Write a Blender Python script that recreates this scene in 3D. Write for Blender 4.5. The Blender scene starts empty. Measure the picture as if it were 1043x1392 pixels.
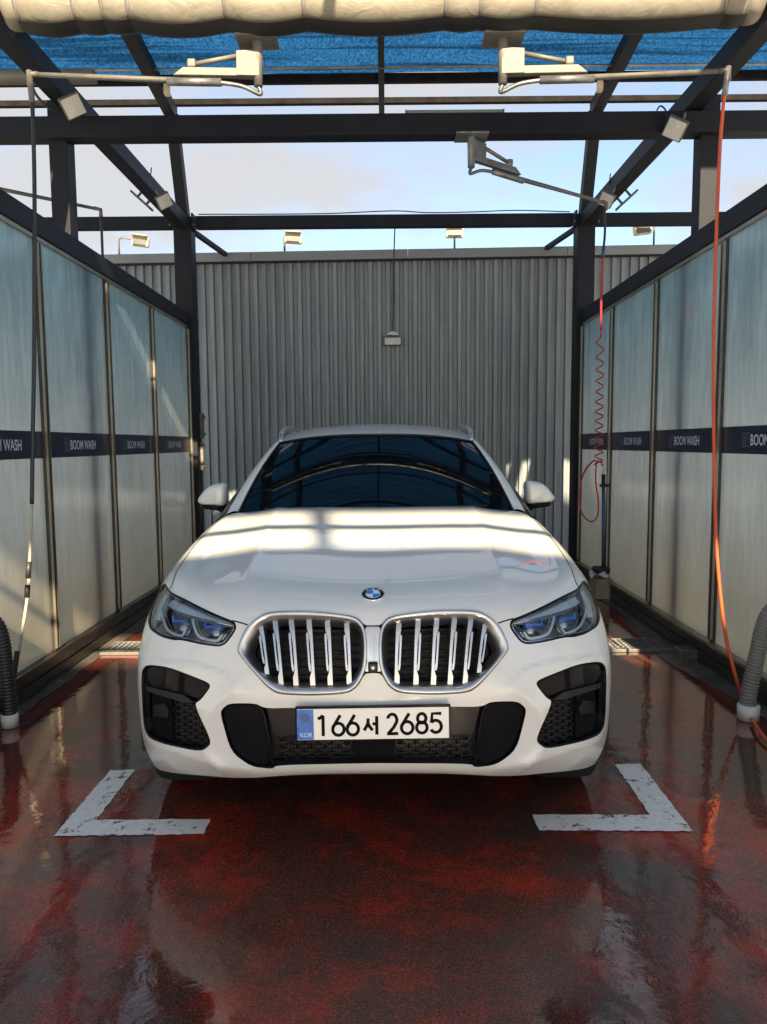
import bpy, math, random
import numpy as np
from mathutils import Vector, Matrix
from mathutils.bvhtree import BVHTree
from mathutils.geometry import delaunay_2d_cdt

random.seed(7)
R = math.radians
scene = bpy.context.scene
COL = scene.collection

# ------------------------------------------------------------------ camera, sky, sun, exposure
PW, PH, FPX = 1043.0, 1392.0, 1000.0          # photograph size and focal length in its pixels
CAMZ = 1.57
PITCH, YAW, ROLL = R(5.31), R(0.20), R(-0.40)
cam_data = bpy.data.cameras.new('camera')
cam_data.sensor_fit = 'VERTICAL'
cam_data.sensor_height = 36.0
cam_data.lens = 36.0 * FPX / PH
cam_data.clip_start = 0.05
cam_data.clip_end = 2000
cam = bpy.data.objects.new('camera', cam_data)
COL.objects.link(cam)
CAMROT = Matrix.Rotation(YAW, 3, 'Z') @ Matrix.Rotation(math.pi / 2 - PITCH, 3, 'X') @ Matrix.Rotation(ROLL, 3, 'Z')
cam.matrix_world = Matrix.Translation((0, 0, CAMZ)) @ CAMROT.to_4x4()
scene.camera = cam
CAMPOS = Vector((0, 0, CAMZ))

SUN_EL, SUN_AZ = R(29.9), R(-7.0)             # sun behind the camera, a little to its right
world = bpy.data.worlds.new('World')
scene.world = world
world.use_nodes = True
wn, wl = world.node_tree.nodes, world.node_tree.links
wn.clear()
w_out = wn.new('ShaderNodeOutputWorld')
w_bg = wn.new('ShaderNodeBackground')
w_sky = wn.new('ShaderNodeTexSky')
w_sky.sky_type = 'NISHITA'
w_sky.sun_disc = False
w_sky.sun_elevation = SUN_EL
w_sky.sun_rotation = math.pi + SUN_AZ
w_sky.air_density = 1.0
w_sky.dust_density = 0.4
w_sky.ozone_density = 2.2
w_co = wn.new('ShaderNodeTexCoord')
w_map = wn.new('ShaderNodeMapping')
w_map.inputs['Scale'].default_value = (1.0, 1.0, 2.4)
w_map.inputs['Location'].default_value = (0.35, 0.1, 0.0)
w_noise = wn.new('ShaderNodeTexNoise')
w_noise.inputs['Scale'].default_value = 2.3
w_noise.inputs['Detail'].default_value = 7
w_noise.inputs['Roughness'].default_value = 0.58
w_ramp = wn.new('ShaderNodeValToRGB')
w_ramp.color_ramp.elements[0].position = 0.36
w_ramp.color_ramp.elements[1].position = 0.57
w_ramp.color_ramp.elements[0].color = (0, 0, 0, 1)
w_ramp.color_ramp.elements[1].color = (0.92, 0.92, 0.92, 1)
w_mix = wn.new('ShaderNodeMixRGB')
w_mix.inputs['Color2'].default_value = (2.5, 2.44, 2.40, 1)
wl.new(w_co.outputs['Generated'], w_map.inputs['Vector'])
wl.new(w_map.outputs['Vector'], w_noise.inputs['Vector'])
wl.new(w_noise.outputs['Fac'], w_ramp.inputs['Fac'])
wl.new(w_ramp.outputs['Color'], w_mix.inputs['Fac'])
wl.new(w_sky.outputs['Color'], w_mix.inputs['Color1'])
wl.new(w_mix.outputs['Color'], w_bg.inputs['Color'])
w_bg.inputs['Strength'].default_value = 0.055
wl.new(w_bg.outputs['Background'], w_out.inputs['Surface'])

sun_data = bpy.data.lights.new('sun', 'SUN')
sun_data.energy = 3.8
sun_data.angle = R(0.55)
sun_data.color = (1.0, 0.80, 0.52)
sun = bpy.data.objects.new('sun', sun_data)
COL.objects.link(sun)
SUN_DIR = Vector((math.sin(SUN_AZ) * math.cos(SUN_EL), math.cos(SUN_AZ) * math.cos(SUN_EL), -math.sin(SUN_EL)))
sun.rotation_euler = SUN_DIR.to_track_quat('-Z', 'Y').to_euler()
sun.location = (3, -12, 12)

scene.view_settings.view_transform = 'Standard'
scene.view_settings.look = 'None'
scene.view_settings.gamma = 1
scene.view_settings.use_curve_mapping = False
scene.view_settings.exposure = 2.42


# ------------------------------------------------------------------ helpers: pixels of the photograph to places
def ray(px, py):
    return (CAMROT @ Vector(((px - PW / 2) / FPX, -(py - PH / 2) / FPX, -1.0))).normalized()


def at_x(px, py, X):
    d = ray(px, py)
    return CAMPOS + d * (X / d.x)


def at_y(px, py, Y):
    d = ray(px, py)
    return CAMPOS + d * (Y / d.y)


def at_z(px, py, Z):
    d = ray(px, py)
    return CAMPOS + d * ((Z - CAMZ) / d.z)


# ------------------------------------------------------------------ helpers: materials
MATS = {}


def new_mat(name):
    m = bpy.data.materials.new(name)
    m.use_nodes = True
    nt = m.node_tree
    return m, nt, nt.nodes, nt.links, nt.nodes['Principled BSDF']


def node(nt, kind, **kw):
    n = nt.nodes.new(kind)
    for k, v in kw.items():
        if hasattr(n, k) and k not in n.inputs:
            setattr(n, k, v)
        else:
            n.inputs[k].default_value = v
    return n


def plain(name, col, rough=0.5, metal=0.0, var=0.15, scale=6.0, bump=0.0, bscale=60.0, coat=0.0, rvar=0.15,
          ior=None, stretch=(1, 1, 1)):
    """A plain surface with slow colour and roughness variation and a little relief."""
    m, nt, N, L, b = new_mat(name)
    tc = N.new('ShaderNodeTexCoord')
    mp = node(nt, 'ShaderNodeMapping')
    mp.inputs['Scale'].default_value = stretch
    L.new(tc.outputs['Object'], mp.inputs['Vector'])
    nz = node(nt, 'ShaderNodeTexNoise', Scale=scale, Detail=6.0, Roughness=0.6)
    L.new(mp.outputs['Vector'], nz.inputs['Vector'])
    rp = N.new('ShaderNodeValToRGB')
    rp.color_ramp.elements[0].position = 0.3
    rp.color_ramp.elements[1].position = 0.7
    lo, hi = 1 - var, 1 + var
    rp.color_ramp.elements[0].color = (col[0] * lo, col[1] * lo, col[2] * lo, 1)
    rp.color_ramp.elements[1].color = (min(1, col[0] * hi), min(1, col[1] * hi), min(1, col[2] * hi), 1)
    L.new(nz.outputs['Fac'], rp.inputs['Fac'])
    L.new(rp.outputs['Color'], b.inputs['Base Color'])
    mr = node(nt, 'ShaderNodeMapRange')
    mr.inputs['To Min'].default_value = max(0.02, rough - rvar)
    mr.inputs['To Max'].default_value = min(1, rough + rvar)
    L.new(nz.outputs['Fac'], mr.inputs['Value'])
    L.new(mr.outputs['Result'], b.inputs['Roughness'])
    b.inputs['Metallic'].default_value = metal
    if coat:
        b.inputs['Coat Weight'].default_value = coat
        b.inputs['Coat Roughness'].default_value = 0.03
    if ior:
        b.inputs['IOR'].default_value = ior
    if bump:
        nb = node(nt, 'ShaderNodeTexNoise', Scale=bscale, Detail=4.0)
        L.new(mp.outputs['Vector'], nb.inputs['Vector'])
        bp = node(nt, 'ShaderNodeBump', Strength=bump, Distance=0.01)
        L.new(nb.outputs['Fac'], bp.inputs['Height'])
        L.new(bp.outputs['Normal'], b.inputs['Normal'])
    MATS[name] = m
    return m


def glass_mat(name, tint, gloss_rough=0.02, body=None, body_fac=0.0, ior=1.5, spec=1.0):
    """Thin sheet glass: see-through tint, mirror by Fresnel, optionally a dull body colour."""
    m, nt, N, L, b = new_mat(name)
    N.remove(b)
    out = N['Material Output']
    tr = N.new('ShaderNodeBsdfTransparent')
    tr.inputs['Color'].default_value = (*tint, 1)
    last = tr.outputs[0]
    if body is not None:
        df = N.new('ShaderNodeBsdfDiffuse')
        df.inputs['Color'].default_value = (*body, 1)
        mx = N.new('ShaderNodeMixShader')
        mx.inputs[0].default_value = body_fac
        L.new(last, mx.inputs[1])
        L.new(df.outputs[0], mx.inputs[2])
        last = mx.outputs[0]
    gl = N.new('ShaderNodeBsdfGlossy')
    gl.inputs['Roughness'].default_value = gloss_rough
    gl.inputs['Color'].default_value = (spec, spec, spec, 1)
    fr = N.new('ShaderNodeFresnel')
    fr.inputs['IOR'].default_value = ior
    mx2 = N.new('ShaderNodeMixShader')
    L.new(fr.outputs[0], mx2.inputs[0])
    L.new(last, mx2.inputs[1])
    L.new(gl.outputs[0], mx2.inputs[2])
    L.new(mx2.outputs[0], out.inputs['Surface'])
    MATS[name] = m
    return m


# car materials
def paint_mat():
    m, nt, N, L, b = new_mat('white_paint')
    b.inputs['Base Color'].default_value = (0.66, 0.665, 0.645, 1)
    b.inputs['Roughness'].default_value = 0.32
    b.inputs['Coat Weight'].default_value = 1.0
    b.inputs['Coat Roughness'].default_value = 0.015
    tc = N.new('ShaderNodeTexCoord')
    nz = node(nt, 'ShaderNodeTexNoise', Scale=2.2, Detail=2.0)
    L.new(tc.outputs['Object'], nz.inputs['Vector'])
    # beads of water left from the wash
    vo = node(nt, 'ShaderNodeTexVoronoi', Scale=85.0)
    vo.inputs['Randomness'].default_value = 1.0
    L.new(tc.outputs['Object'], vo.inputs['Vector'])
    mr = node(nt, 'ShaderNodeMapRange')
    mr.inputs['From Min'].default_value = 0.0
    mr.inputs['From Max'].default_value = 0.16
    mr.inputs['To Min'].default_value = 1.0
    mr.inputs['To Max'].default_value = 0.0
    L.new(vo.outputs['Distance'], mr.inputs['Value'])
    bp = node(nt, 'ShaderNodeBump', Strength=0.10, Distance=0.002)
    L.new(mr.outputs['Result'], bp.inputs['Height'])
    L.new(bp.outputs['Normal'], b.inputs['Coat Normal'])
    MATS['white_paint'] = m


paint_mat()
plain('gloss_black', (0.008, 0.008, 0.010), 0.10, rvar=0.04, ior=1.18)
plain('satin_black', (0.011, 0.011, 0.012), 0.36, ior=1.4, bump=0.05, bscale=200)
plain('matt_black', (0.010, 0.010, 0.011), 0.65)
plain('rubber', (0.018, 0.018, 0.018), 0.7, bump=0.15, bscale=80)
plain('satin_silver', (0.60, 0.61, 0.62), 0.34, metal=1.0, rvar=0.05, var=0.05)
plain('slat_silver', (0.56, 0.56, 0.57), 0.27, metal=1.0, rvar=0.05, var=0.05)
plain('chrome', (0.82, 0.83, 0.84), 0.08, metal=1.0, rvar=0.03, var=0.03)
plain('lamp_grey', (0.50, 0.51, 0.52), 0.22, metal=0.8)
plain('lamp_dark', (0.13, 0.135, 0.14), 0.25, metal=0.6)
plain('light_guide', (0.74, 0.80, 0.84), 0.18, coat=0.8)
plain('laser_blue', (0.02, 0.20, 0.85), 0.22, coat=0.8)
plain('emblem_blue', (0.02, 0.22, 0.62), 0.2, coat=1.0)
plain('emblem_white', (0.75, 0.77, 0.80), 0.2, coat=1.0)
plain('plate_white', (0.82, 0.82, 0.78), 0.35, var=0.04)
plain('plate_black', (0.006, 0.006, 0.006), 0.85, ior=1.25)
plain('plate_blue', (0.003, 0.13, 0.50), 0.3, var=0.3, scale=25)
plain('plate_blue_dark', (0.012, 0.06, 0.26), 0.3)
plain('plate_pale', (0.50, 0.60, 0.75), 0.4)
plain('tail_red', (0.25, 0.01, 0.01), 0.15, coat=0.8)
glass_mat('headlamp_glass', (0.93, 0.95, 0.96), 0.01)
glass_mat('windscreen', (0.05, 0.055, 0.065), 0.012, body=(0.006, 0.008, 0.012), body_fac=0.55, ior=1.5)
glass_mat('side_glass', (0.03, 0.033, 0.04), 0.015, body=(0.006, 0.007, 0.009), body_fac=0.7)
glass_mat('mirror_face', (0.3, 0.3, 0.3), 0.01, body=(0.05, 0.05, 0.05), body_fac=1.0, ior=4.0)

# bay materials
plain('dark_steel', (0.012, 0.014, 0.021), 0.58, ior=1.28, var=0.25, scale=3.5, bump=0.06, bscale=30, rvar=0.12)
plain('weathered_steel', (0.014, 0.013, 0.014), 0.9, var=0.5, scale=5, ior=1.12)
plain('dark_alu', (0.05, 0.047, 0.043), 0.35, metal=0.5, var=0.3, scale=4)
plain('bronze_alu', (0.30, 0.27, 0.22), 0.33, metal=0.8, var=0.25, scale=5, stretch=(1, 1, 0.15))
plain('galvanised', (0.13, 0.125, 0.115), 0.6, metal=0.2, var=0.25, scale=14)
plain('galvanised_dark', (0.20, 0.205, 0.21), 0.45, metal=0.6, var=0.3, scale=10)
plain('flashing', (0.20, 0.22, 0.225), 0.45, metal=0.25, var=0.08, scale=1.5)
plain('lamp_body', (0.10, 0.10, 0.10), 0.45)
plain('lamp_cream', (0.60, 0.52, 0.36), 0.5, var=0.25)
plain('lamp_face', (0.55, 0.55, 0.52), 0.25)
plain('white_plastic', (0.62, 0.61, 0.57), 0.45, var=0.12)
plain('orange_rubber', (0.62, 0.085, 0.02), 0.38, var=0.1)
plain('red_rubber', (0.42, 0.025, 0.03), 0.32, var=0.1)
plain('black_hose', (0.02, 0.02, 0.021), 0.45)
plain('grey_hose', (0.17, 0.165, 0.155), 0.5, var=0.2)
plain('lance_cream', (0.42, 0.38, 0.29), 0.4, var=0.2)
plain('brush_blue', (0.045, 0.075, 0.15), 0.35)
plain('cardboard', (0.34, 0.27, 0.19), 0.7, var=0.2)
plain('tape', (0.22, 0.22, 0.215), 0.3, metal=0.5)
plain('concrete', (0.48, 0.475, 0.46), 0.8, var=0.2, scale=1.2, bump=0.2, bscale=25)
plain('wet_mortar', (0.10, 0.085, 0.075), 0.22, var=0.35, scale=3, bump=0.15, bscale=40)
plain('blocker_white', (0.80, 0.80, 0.79), 0.7, var=0.1)


def corrugated_mat():
    m, nt, N, L, b = new_mat('corrugated')
    tc = N.new('ShaderNodeTexCoord')
    mp = node(nt, 'ShaderNodeMapping')
    mp.inputs['Scale'].default_value = (7.0, 7.0, 0.5)
    L.new(tc.outputs['Object'], mp.inputs['Vector'])
    nz = node(nt, 'ShaderNodeTexNoise', Scale=2.0, Detail=7.0, Roughness=0.65)
    L.new(mp.outputs['Vector'], nz.inputs['Vector'])
    rp = N.new('ShaderNodeValToRGB')
    rp.color_ramp.elements[0].position = 0.3
    rp.color_ramp.elements[1].position = 0.75
    rp.color_ramp.elements[0].color = (0.130, 0.152, 0.172, 1)
    rp.color_ramp.elements[1].color = (0.240, 0.268, 0.290, 1)
    L.new(nz.outputs['Fac'], rp.inputs['Fac'])
    L.new(rp.outputs['Color'], b.inputs['Base Color'])
    b.inputs['Roughness'].default_value = 0.42
    b.inputs['Metallic'].default_value = 0.25
    MATS['corrugated'] = m


corrugated_mat()


def foil_mat():
    """Crinkled silver foil lagging gone cream with age."""
    m, nt, N, L, b = new_mat('foil')
    tc = N.new('ShaderNodeTexCoord')
    nz = node(nt, 'ShaderNodeTexNoise', Scale=5.0, Detail=9.0, Roughness=0.7)
    L.new(tc.outputs['Object'], nz.inputs['Vector'])
    rp = N.new('ShaderNodeValToRGB')
    rp.color_ramp.elements[0].color = (0.13, 0.12, 0.10, 1)
    rp.color_ramp.elements[1].color = (0.30, 0.28, 0.235, 1)
    L.new(nz.outputs['Fac'], rp.inputs['Fac'])
    L.new(rp.outputs['Color'], b.inputs['Base Color'])
    b.inputs['Metallic'].default_value = 0.25
    b.inputs['Roughness'].default_value = 0.5
    n2 = node(nt, 'ShaderNodeTexNoise', Scale=8.0, Detail=6.0, Distortion=1.0)
    L.new(tc.outputs['Object'], n2.inputs['Vector'])
    bp = node(nt, 'ShaderNodeBump', Strength=0.38, Distance=0.02)
    L.new(n2.outputs['Fac'], bp.inputs['Height'])
    L.new(bp.outputs['Normal'], b.inputs['Normal'])
    MATS['foil'] = m


foil_mat()


def net_mat():
    """Woven blue shade net: thin threads that glow when the sky is behind them."""
    m, nt, N, L, b = new_mat('blue_net')
    N.remove(b)
    out = N['Material Output']
    tc = N.new('ShaderNodeTexCoord')
    mp = node(nt, 'ShaderNodeMapping')
    mp.inputs['Scale'].default_value = (1.0, 0.45, 1.0)
    L.new(tc.outputs['Object'], mp.inputs['Vector'])
    nz = node(nt, 'ShaderNodeTexNoise', Scale=60.0, Detail=3.0, Roughness=0.75)
    L.new(mp.outputs['Vector'], nz.inputs['Vector'])
    rp = N.new('ShaderNodeValToRGB')
    rp.color_ramp.elements[0].position = 0.35
    rp.color_ramp.elements[1].position = 0.7
    rp.color_ramp.elements[0].color = (0.005, 0.042, 0.14, 1)
    rp.color_ramp.elements[1].color = (0.030, 0.16, 0.40, 1)
    L.new(nz.outputs['Fac'], rp.inputs['Fac'])
    ms = node(nt, 'ShaderNodeMapping')
    ms.inputs['Scale'].default_value = (0.25, 7.0, 1.0)
    L.new(tc.outputs['Object'], ms.inputs['Vector'])
    fo = node(nt, 'ShaderNodeTexNoise', Scale=2.0, Detail=3.0)
    L.new(ms.outputs['Vector'], fo.inputs['Vector'])
    fr_ = N.new('ShaderNodeValToRGB')              # double-lying weave where the net is folded
    fr_.color_ramp.elements[0].position = 0.38
    fr_.color_ramp.elements[0].color = (0.40, 0.40, 0.40, 1)
    fr_.color_ramp.elements[1].position = 0.52
    L.new(fo.outputs['Fac'], fr_.inputs['Fac'])
    nm = N.new('ShaderNodeMixRGB')
    nm.blend_type = 'MULTIPLY'
    nm.inputs['Fac'].default_value = 1.0
    L.new(rp.outputs['Color'], nm.inputs['Color1'])
    L.new(fr_.outputs['Color'], nm.inputs['Color2'])
    df = N.new('ShaderNodeBsdfDiffuse')
    tl = N.new('ShaderNodeBsdfTranslucent')
    L.new(nm.outputs['Color'], df.inputs['Color'])
    L.new(nm.outputs['Color'], tl.inputs['Color'])
    mx = N.new('ShaderNodeMixShader')
    mx.inputs[0].default_value = 0.62
    L.new(df.outputs[0], mx.inputs[1])
    L.new(tl.outputs[0], mx.inputs[2])
    tr = N.new('ShaderNodeBsdfTransparent')
    r2 = N.new('ShaderNodeValToRGB')
    r2.color_ramp.elements[0].position = 0.60
    r2.color_ramp.elements[1].position = 0.75
    r2.color_ramp.elements[1].color = (0.06, 0.06, 0.06, 1)
    L.new(nz.outputs['Fac'], r2.inputs['Fac'])
    mx2 = N.new('ShaderNodeMixShader')
    L.new(r2.outputs['Color'], mx2.inputs[0])
    L.new(mx.outputs[0], mx2.inputs[1])
    L.new(tr.outputs[0], mx2.inputs[2])
    L.new(mx2.outputs[0], out.inputs['Surface'])
    MATS['blue_net'] = m


net_mat()


def pane_mat():
    """Wash-bay glass: half clear, half covered with dried lime and road film, browner low down, sky blue painted in high up."""
    m, nt, N, L, b = new_mat('wash_glass')
    N.remove(b)
    out = N['Material Output']
    tc = N.new('ShaderNodeTexCoord')
    mp = node(nt, 'ShaderNodeMapping')
    mp.inputs['Scale'].default_value = (5.0, 5.0, 0.7)
    L.new(tc.outputs['Object'], mp.inputs['Vector'])
    streak = node(nt, 'ShaderNodeTexNoise', Scale=4.0, Detail=8.0, Roughness=0.65)
    L.new(mp.outputs['Vector'], streak.inputs['Vector'])
    blot = node(nt, 'ShaderNodeTexNoise', Scale=1.6, Detail=5.0)
    L.new(tc.outputs['Object'], blot.inputs['Vector'])
    speck = node(nt, 'ShaderNodeTexNoise', Scale=120.0, Detail=2.0)
    L.new(tc.outputs['Object'], speck.inputs['Vector'])
    sep = N.new('ShaderNodeSeparateXYZ')
    L.new(tc.outputs['Object'], sep.inputs[0])
    grad = node(nt, 'ShaderNodeMapRange')          # splash height: film thins out towards the top
    grad.inputs['From Min'].default_value = 0.2
    grad.inputs['From Max'].default_value = 2.9
    grad.inputs['To Min'].default_value = 0.80
    grad.inputs['To Max'].default_value = 0.38
    L.new(sep.outputs['Z'], grad.inputs['Value'])
    a1 = node(nt, 'ShaderNodeMath', operation='MULTIPLY_ADD')
    a1.inputs[1].default_value = 0.50
    L.new(streak.outputs['Fac'], a1.inputs[0])
    L.new(grad.outputs['Result'], a1.inputs[2])
    a2 = node(nt, 'ShaderNodeMath', operation='MULTIPLY_ADD')
    a2.inputs[1].default_value = 0.30
    L.new(blot.outputs['Fac'], a2.inputs[0])
    L.new(a1.outputs[0], a2.inputs[2])
    a3 = node(nt, 'ShaderNodeMath', operation='SUBTRACT', use_clamp=True)
    a3.inputs[1].default_value = 0.38
    L.new(a2.outputs[0], a3.inputs[0])
    low = node(nt, 'ShaderNodeMapRange')           # rusty dirt line near the sill
    low.inputs['From Min'].default_value = 0.1
    low.inputs['From Max'].default_value = 1.1
    low.inputs['To Min'].default_value = 1.0
    low.inputs['To Max'].default_value = 0.0
    L.new(sep.outputs['Z'], low.inputs['Value'])
    lowm = node(nt, 'ShaderNodeMath', operation='MULTIPLY', use_clamp=True)
    L.new(low.outputs['Result'], lowm.inputs[0])
    L.new(streak.outputs['Fac'], lowm.inputs[1])
    zr = node(nt, 'ShaderNodeMapRange')
    zr.inputs['From Min'].default_value = 0.1
    zr.inputs['From Max'].default_value = 2.95
    L.new(sep.outputs['Z'], zr.inputs['Value'])
    zc_ = N.new('ShaderNodeValToRGB')              # sky's blue painted in high up, lime film, then rusty splash
    zc_.color_ramp.elements[0].position = 0.12
    zc_.color_ramp.elements[0].color = (0.84, 0.81, 0.70, 1)
    zc_.color_ramp.elements[1].position = 0.92
    zc_.color_ramp.elements[1].color = (0.50, 0.78, 0.95, 1)
    zm = zc_.color_ramp.elements.new(0.50)
    zm.color = (0.88, 0.93, 0.92, 1)
    L.new(zr.outputs['Result'], zc_.inputs['Fac'])
    cm = N.new('ShaderNodeMixRGB')
    L.new(zc_.outputs['Color'], cm.inputs['Color1'])
    cm.inputs['Color2'].default_value = (0.60, 0.44, 0.22, 1)
    L.new(lowm.outputs[0], cm.inputs['Fac'])
    df = N.new('ShaderNodeBsdfDiffuse')
    tl = N.new('ShaderNodeBsdfTranslucent')
    L.new(cm.outputs['Color'], df.inputs['Color'])
    L.new(cm.outputs['Color'], tl.inputs['Color'])
    mx = N.new('ShaderNodeMixShader')
    mx.inputs[0].default_value = 0.5
    L.new(df.outputs[0], mx.inputs[1])
    L.new(tl.outputs[0], mx.inputs[2])
    tr = N.new('ShaderNodeBsdfTransparent')
    tr.inputs['Color'].default_value = (0.66, 0.84, 0.92, 1)
    m1 = N.new('ShaderNodeMixShader')
    L.new(a3.outputs[0], m1.inputs[0])
    L.new(tr.outputs[0], m1.inputs[1])
    L.new(mx.outputs[0], m1.inputs[2])
    gl = N.new('ShaderNodeBsdfGlossy')
    gl.inputs['Roughness'].default_value = 0.10
    bp = node(nt, 'ShaderNodeBump', Strength=0.05, Distance=0.01)
    L.new(speck.outputs['Fac'], bp.inputs['Height'])
    L.new(bp.outputs['Normal'], gl.inputs['Normal'])
    fr = N.new('ShaderNodeFresnel')
    fr.inputs['IOR'].default_value = 1.45
    m2 = N.new('ShaderNodeMixShader')
    L.new(fr.outputs[0], m2.inputs[0])
    L.new(m1.outputs[0], m2.inputs[1])
    L.new(gl.outputs[0], m2.inputs[2])
    L.new(m2.outputs[0], out.inputs['Surface'])
    MATS['wash_glass'] = m


pane_mat()
glass_mat('clear_glass', (0.90, 0.95, 0.95), 0.02, ior=1.2)
plain('band_navy', (0.012, 0.018, 0.040), 0.35, var=0.5, scale=20)
plain('band_white', (0.62, 0.64, 0.66), 0.5)


def floor_mat():
    """Red floor coating, worn to grey in places, lying under a film of water that pools along the sides."""
    m, nt, N, L, b = new_mat('wet_red_floor')
    tc = N.new('ShaderNodeTexCoord')
    big = node(nt, 'ShaderNodeTexNoise', Scale=1.1, Detail=7.0, Roughness=0.62, Distortion=0.6)
    L.new(tc.outputs['Object'], big.inputs['Vector'])
    mid = node(nt, 'ShaderNodeTexNoise', Scale=4.5, Detail=8.0, Roughness=0.65)
    L.new(tc.outputs['Object'], mid.inputs['Vector'])
    fine = node(nt, 'ShaderNodeTexNoise', Scale=170.0, Detail=3.0, Roughness=0.7)
    L.new(tc.outputs['Object'], fine.inputs['Vector'])
    rp = N.new('ShaderNodeValToRGB')
    e = rp.color_ramp.elements
    e[0].position = 0.40
    e[0].color = (0.056, 0.042, 0.034, 1)
    e[1].position = 0.62
    e[1].color = (0.360, 0.034, 0.017, 1)
    k = rp.color_ramp.elements.new(0.50)
    k.color = (0.130, 0.034, 0.023, 1)
    mixn = N.new('ShaderNodeMixRGB')
    mixn.inputs['Fac'].default_value = 0.38
    L.new(big.outputs['Fac'], mixn.inputs['Color1'])
    L.new(mid.outputs['Fac'], mixn.inputs['Color2'])
    L.new(mixn.outputs['Color'], rp.inputs['Fac'])
    # grit showing through
    r3 = N.new('ShaderNodeValToRGB')
    r3.color_ramp.elements[0].position = 0.35
    r3.color_ramp.elements[1].position = 0.75
    r3.color_ramp.elements[0].color = (0.35, 0.35, 0.35, 1)
    r3.color_ramp.elements[1].color = (1.9, 1.9, 1.9, 1)
    L.new(fine.outputs['Fac'], r3.inputs['Fac'])
    grit = node(nt, 'ShaderNodeTexVoronoi', Scale=95.0)
    L.new(tc.outputs['Object'], grit.inputs['Vector'])
    gr = N.new('ShaderNodeValToRGB')
    gr.color_ramp.elements[0].position = 0.05
    gr.color_ramp.elements[1].position = 0.55
    gr.color_ramp.elements[0].color = (1.7, 1.5, 1.4, 1)
    gr.color_ramp.elements[1].color = (0.72, 0.72, 0.72, 1)
    L.new(grit.outputs['Distance'], gr.inputs['Fac'])
    gm = N.new('ShaderNodeMixRGB')
    gm.blend_type = 'MULTIPLY'
    gm.inputs['Fac'].default_value = 0.75
    L.new(rp.outputs['Color'], gm.inputs['Color1'])
    L.new(gr.outputs['Color'], gm.inputs['Color2'])
    mul = N.new('ShaderNodeMixRGB')
    mul.blend_type = 'MULTIPLY'
    mul.inputs['Fac'].default_value = 0.8
    L.new(gm.outputs['Color'], mul.inputs['Color1'])
    L.new(r3.outputs['Color'], mul.inputs['Color2'])
    L.new(mul.outputs['Color'], b.inputs['Base Color'])
    # wetness: noise plus the fall of the floor towards both walls
    sep = N.new('ShaderNodeSeparateXYZ')
    L.new(tc.outputs['Object'], sep.inputs[0])
    ab = node(nt, 'ShaderNodeMath', operation='ABSOLUTE')
    L.new(sep.outputs['X'], ab.inputs[0])
    mr = node(nt, 'ShaderNodeMapRange')
    mr.inputs['From Min'].default_value = 0.30
    mr.inputs['From Max'].default_value = 0.95
    mr.inputs['To Min'].default_value = -0.16
    mr.inputs['To Max'].default_value = 0.26
    L.new(ab.outputs[0], mr.inputs['Value'])
    w1 = node(nt, 'ShaderNodeTexNoise', Scale=1.7, Detail=6.0, Distortion=0.8)
    mp = node(nt, 'ShaderNodeMapping')
    mp.inputs['Location'].default_value = (3.1, 7.7, 0)
    L.new(tc.outputs['Object'], mp.inputs['Vector'])
    L.new(mp.outputs['Vector'], w1.inputs['Vector'])
    add = node(nt, 'ShaderNodeMath', operation='ADD')
    L.new(w1.outputs['Fac'], add.inputs[0])
    L.new(mr.outputs['Result'], add.inputs[1])
    rr = N.new('ShaderNodeValToRGB')
    rr.color_ramp.elements[0].position = 0.43
    rr.color_ramp.elements[0].color = (0.24, 0.24, 0.24, 1)
    rr.color_ramp.elements[1].position = 0.53
    rr.color_ramp.elements[1].color = (0.02, 0.02, 0.02, 1)
    L.new(add.outputs[0], rr.inputs['Fac'])
    L.new(rr.outputs['Color'], b.inputs['Roughness'])
    # relief: rough grit where dry, soft ripple where wet
    inv = node(nt, 'ShaderNodeMapRange')
    inv.inputs['From Min'].default_value = 0.04
    inv.inputs['From Max'].default_value = 0.40
    inv.inputs['To Min'].default_value = 0.02
    inv.inputs['To Max'].default_value = 0.55
    L.new(rr.outputs['Color'], inv.inputs['Value'])
    bp = node(nt, 'ShaderNodeBump', Distance=0.004)
    L.new(inv.outputs['Result'], bp.inputs['Strength'])
    L.new(fine.outputs['Fac'], bp.inputs['Height'])
    rip = node(nt, 'ShaderNodeTexNoise', Scale=9.0, Detail=4.0, Distortion=0.5)
    L.new(tc.outputs['Object'], rip.inputs['Vector'])
    b2 = node(nt, 'ShaderNodeBump', Strength=0.10, Distance=0.02)
    L.new(rip.outputs['Fac'], b2.inputs['Height'])
    L.new(bp.outputs['Normal'], b2.inputs['Normal'])
    L.new(b2.outputs['Normal'], b.inputs['Normal'])
    b.inputs['IOR'].default_value = 1.6
    b.inputs['Coat Weight'].default_value = 0.7        # the film of water itself
    b.inputs['Coat IOR'].default_value = 1.4
    L.new(rr.outputs['Color'], b.inputs['Coat Roughness'])
    L.new(b2.outputs['Normal'], b.inputs['Coat Normal'])
    MATS['wet_red_floor'] = m


floor_mat()


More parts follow.
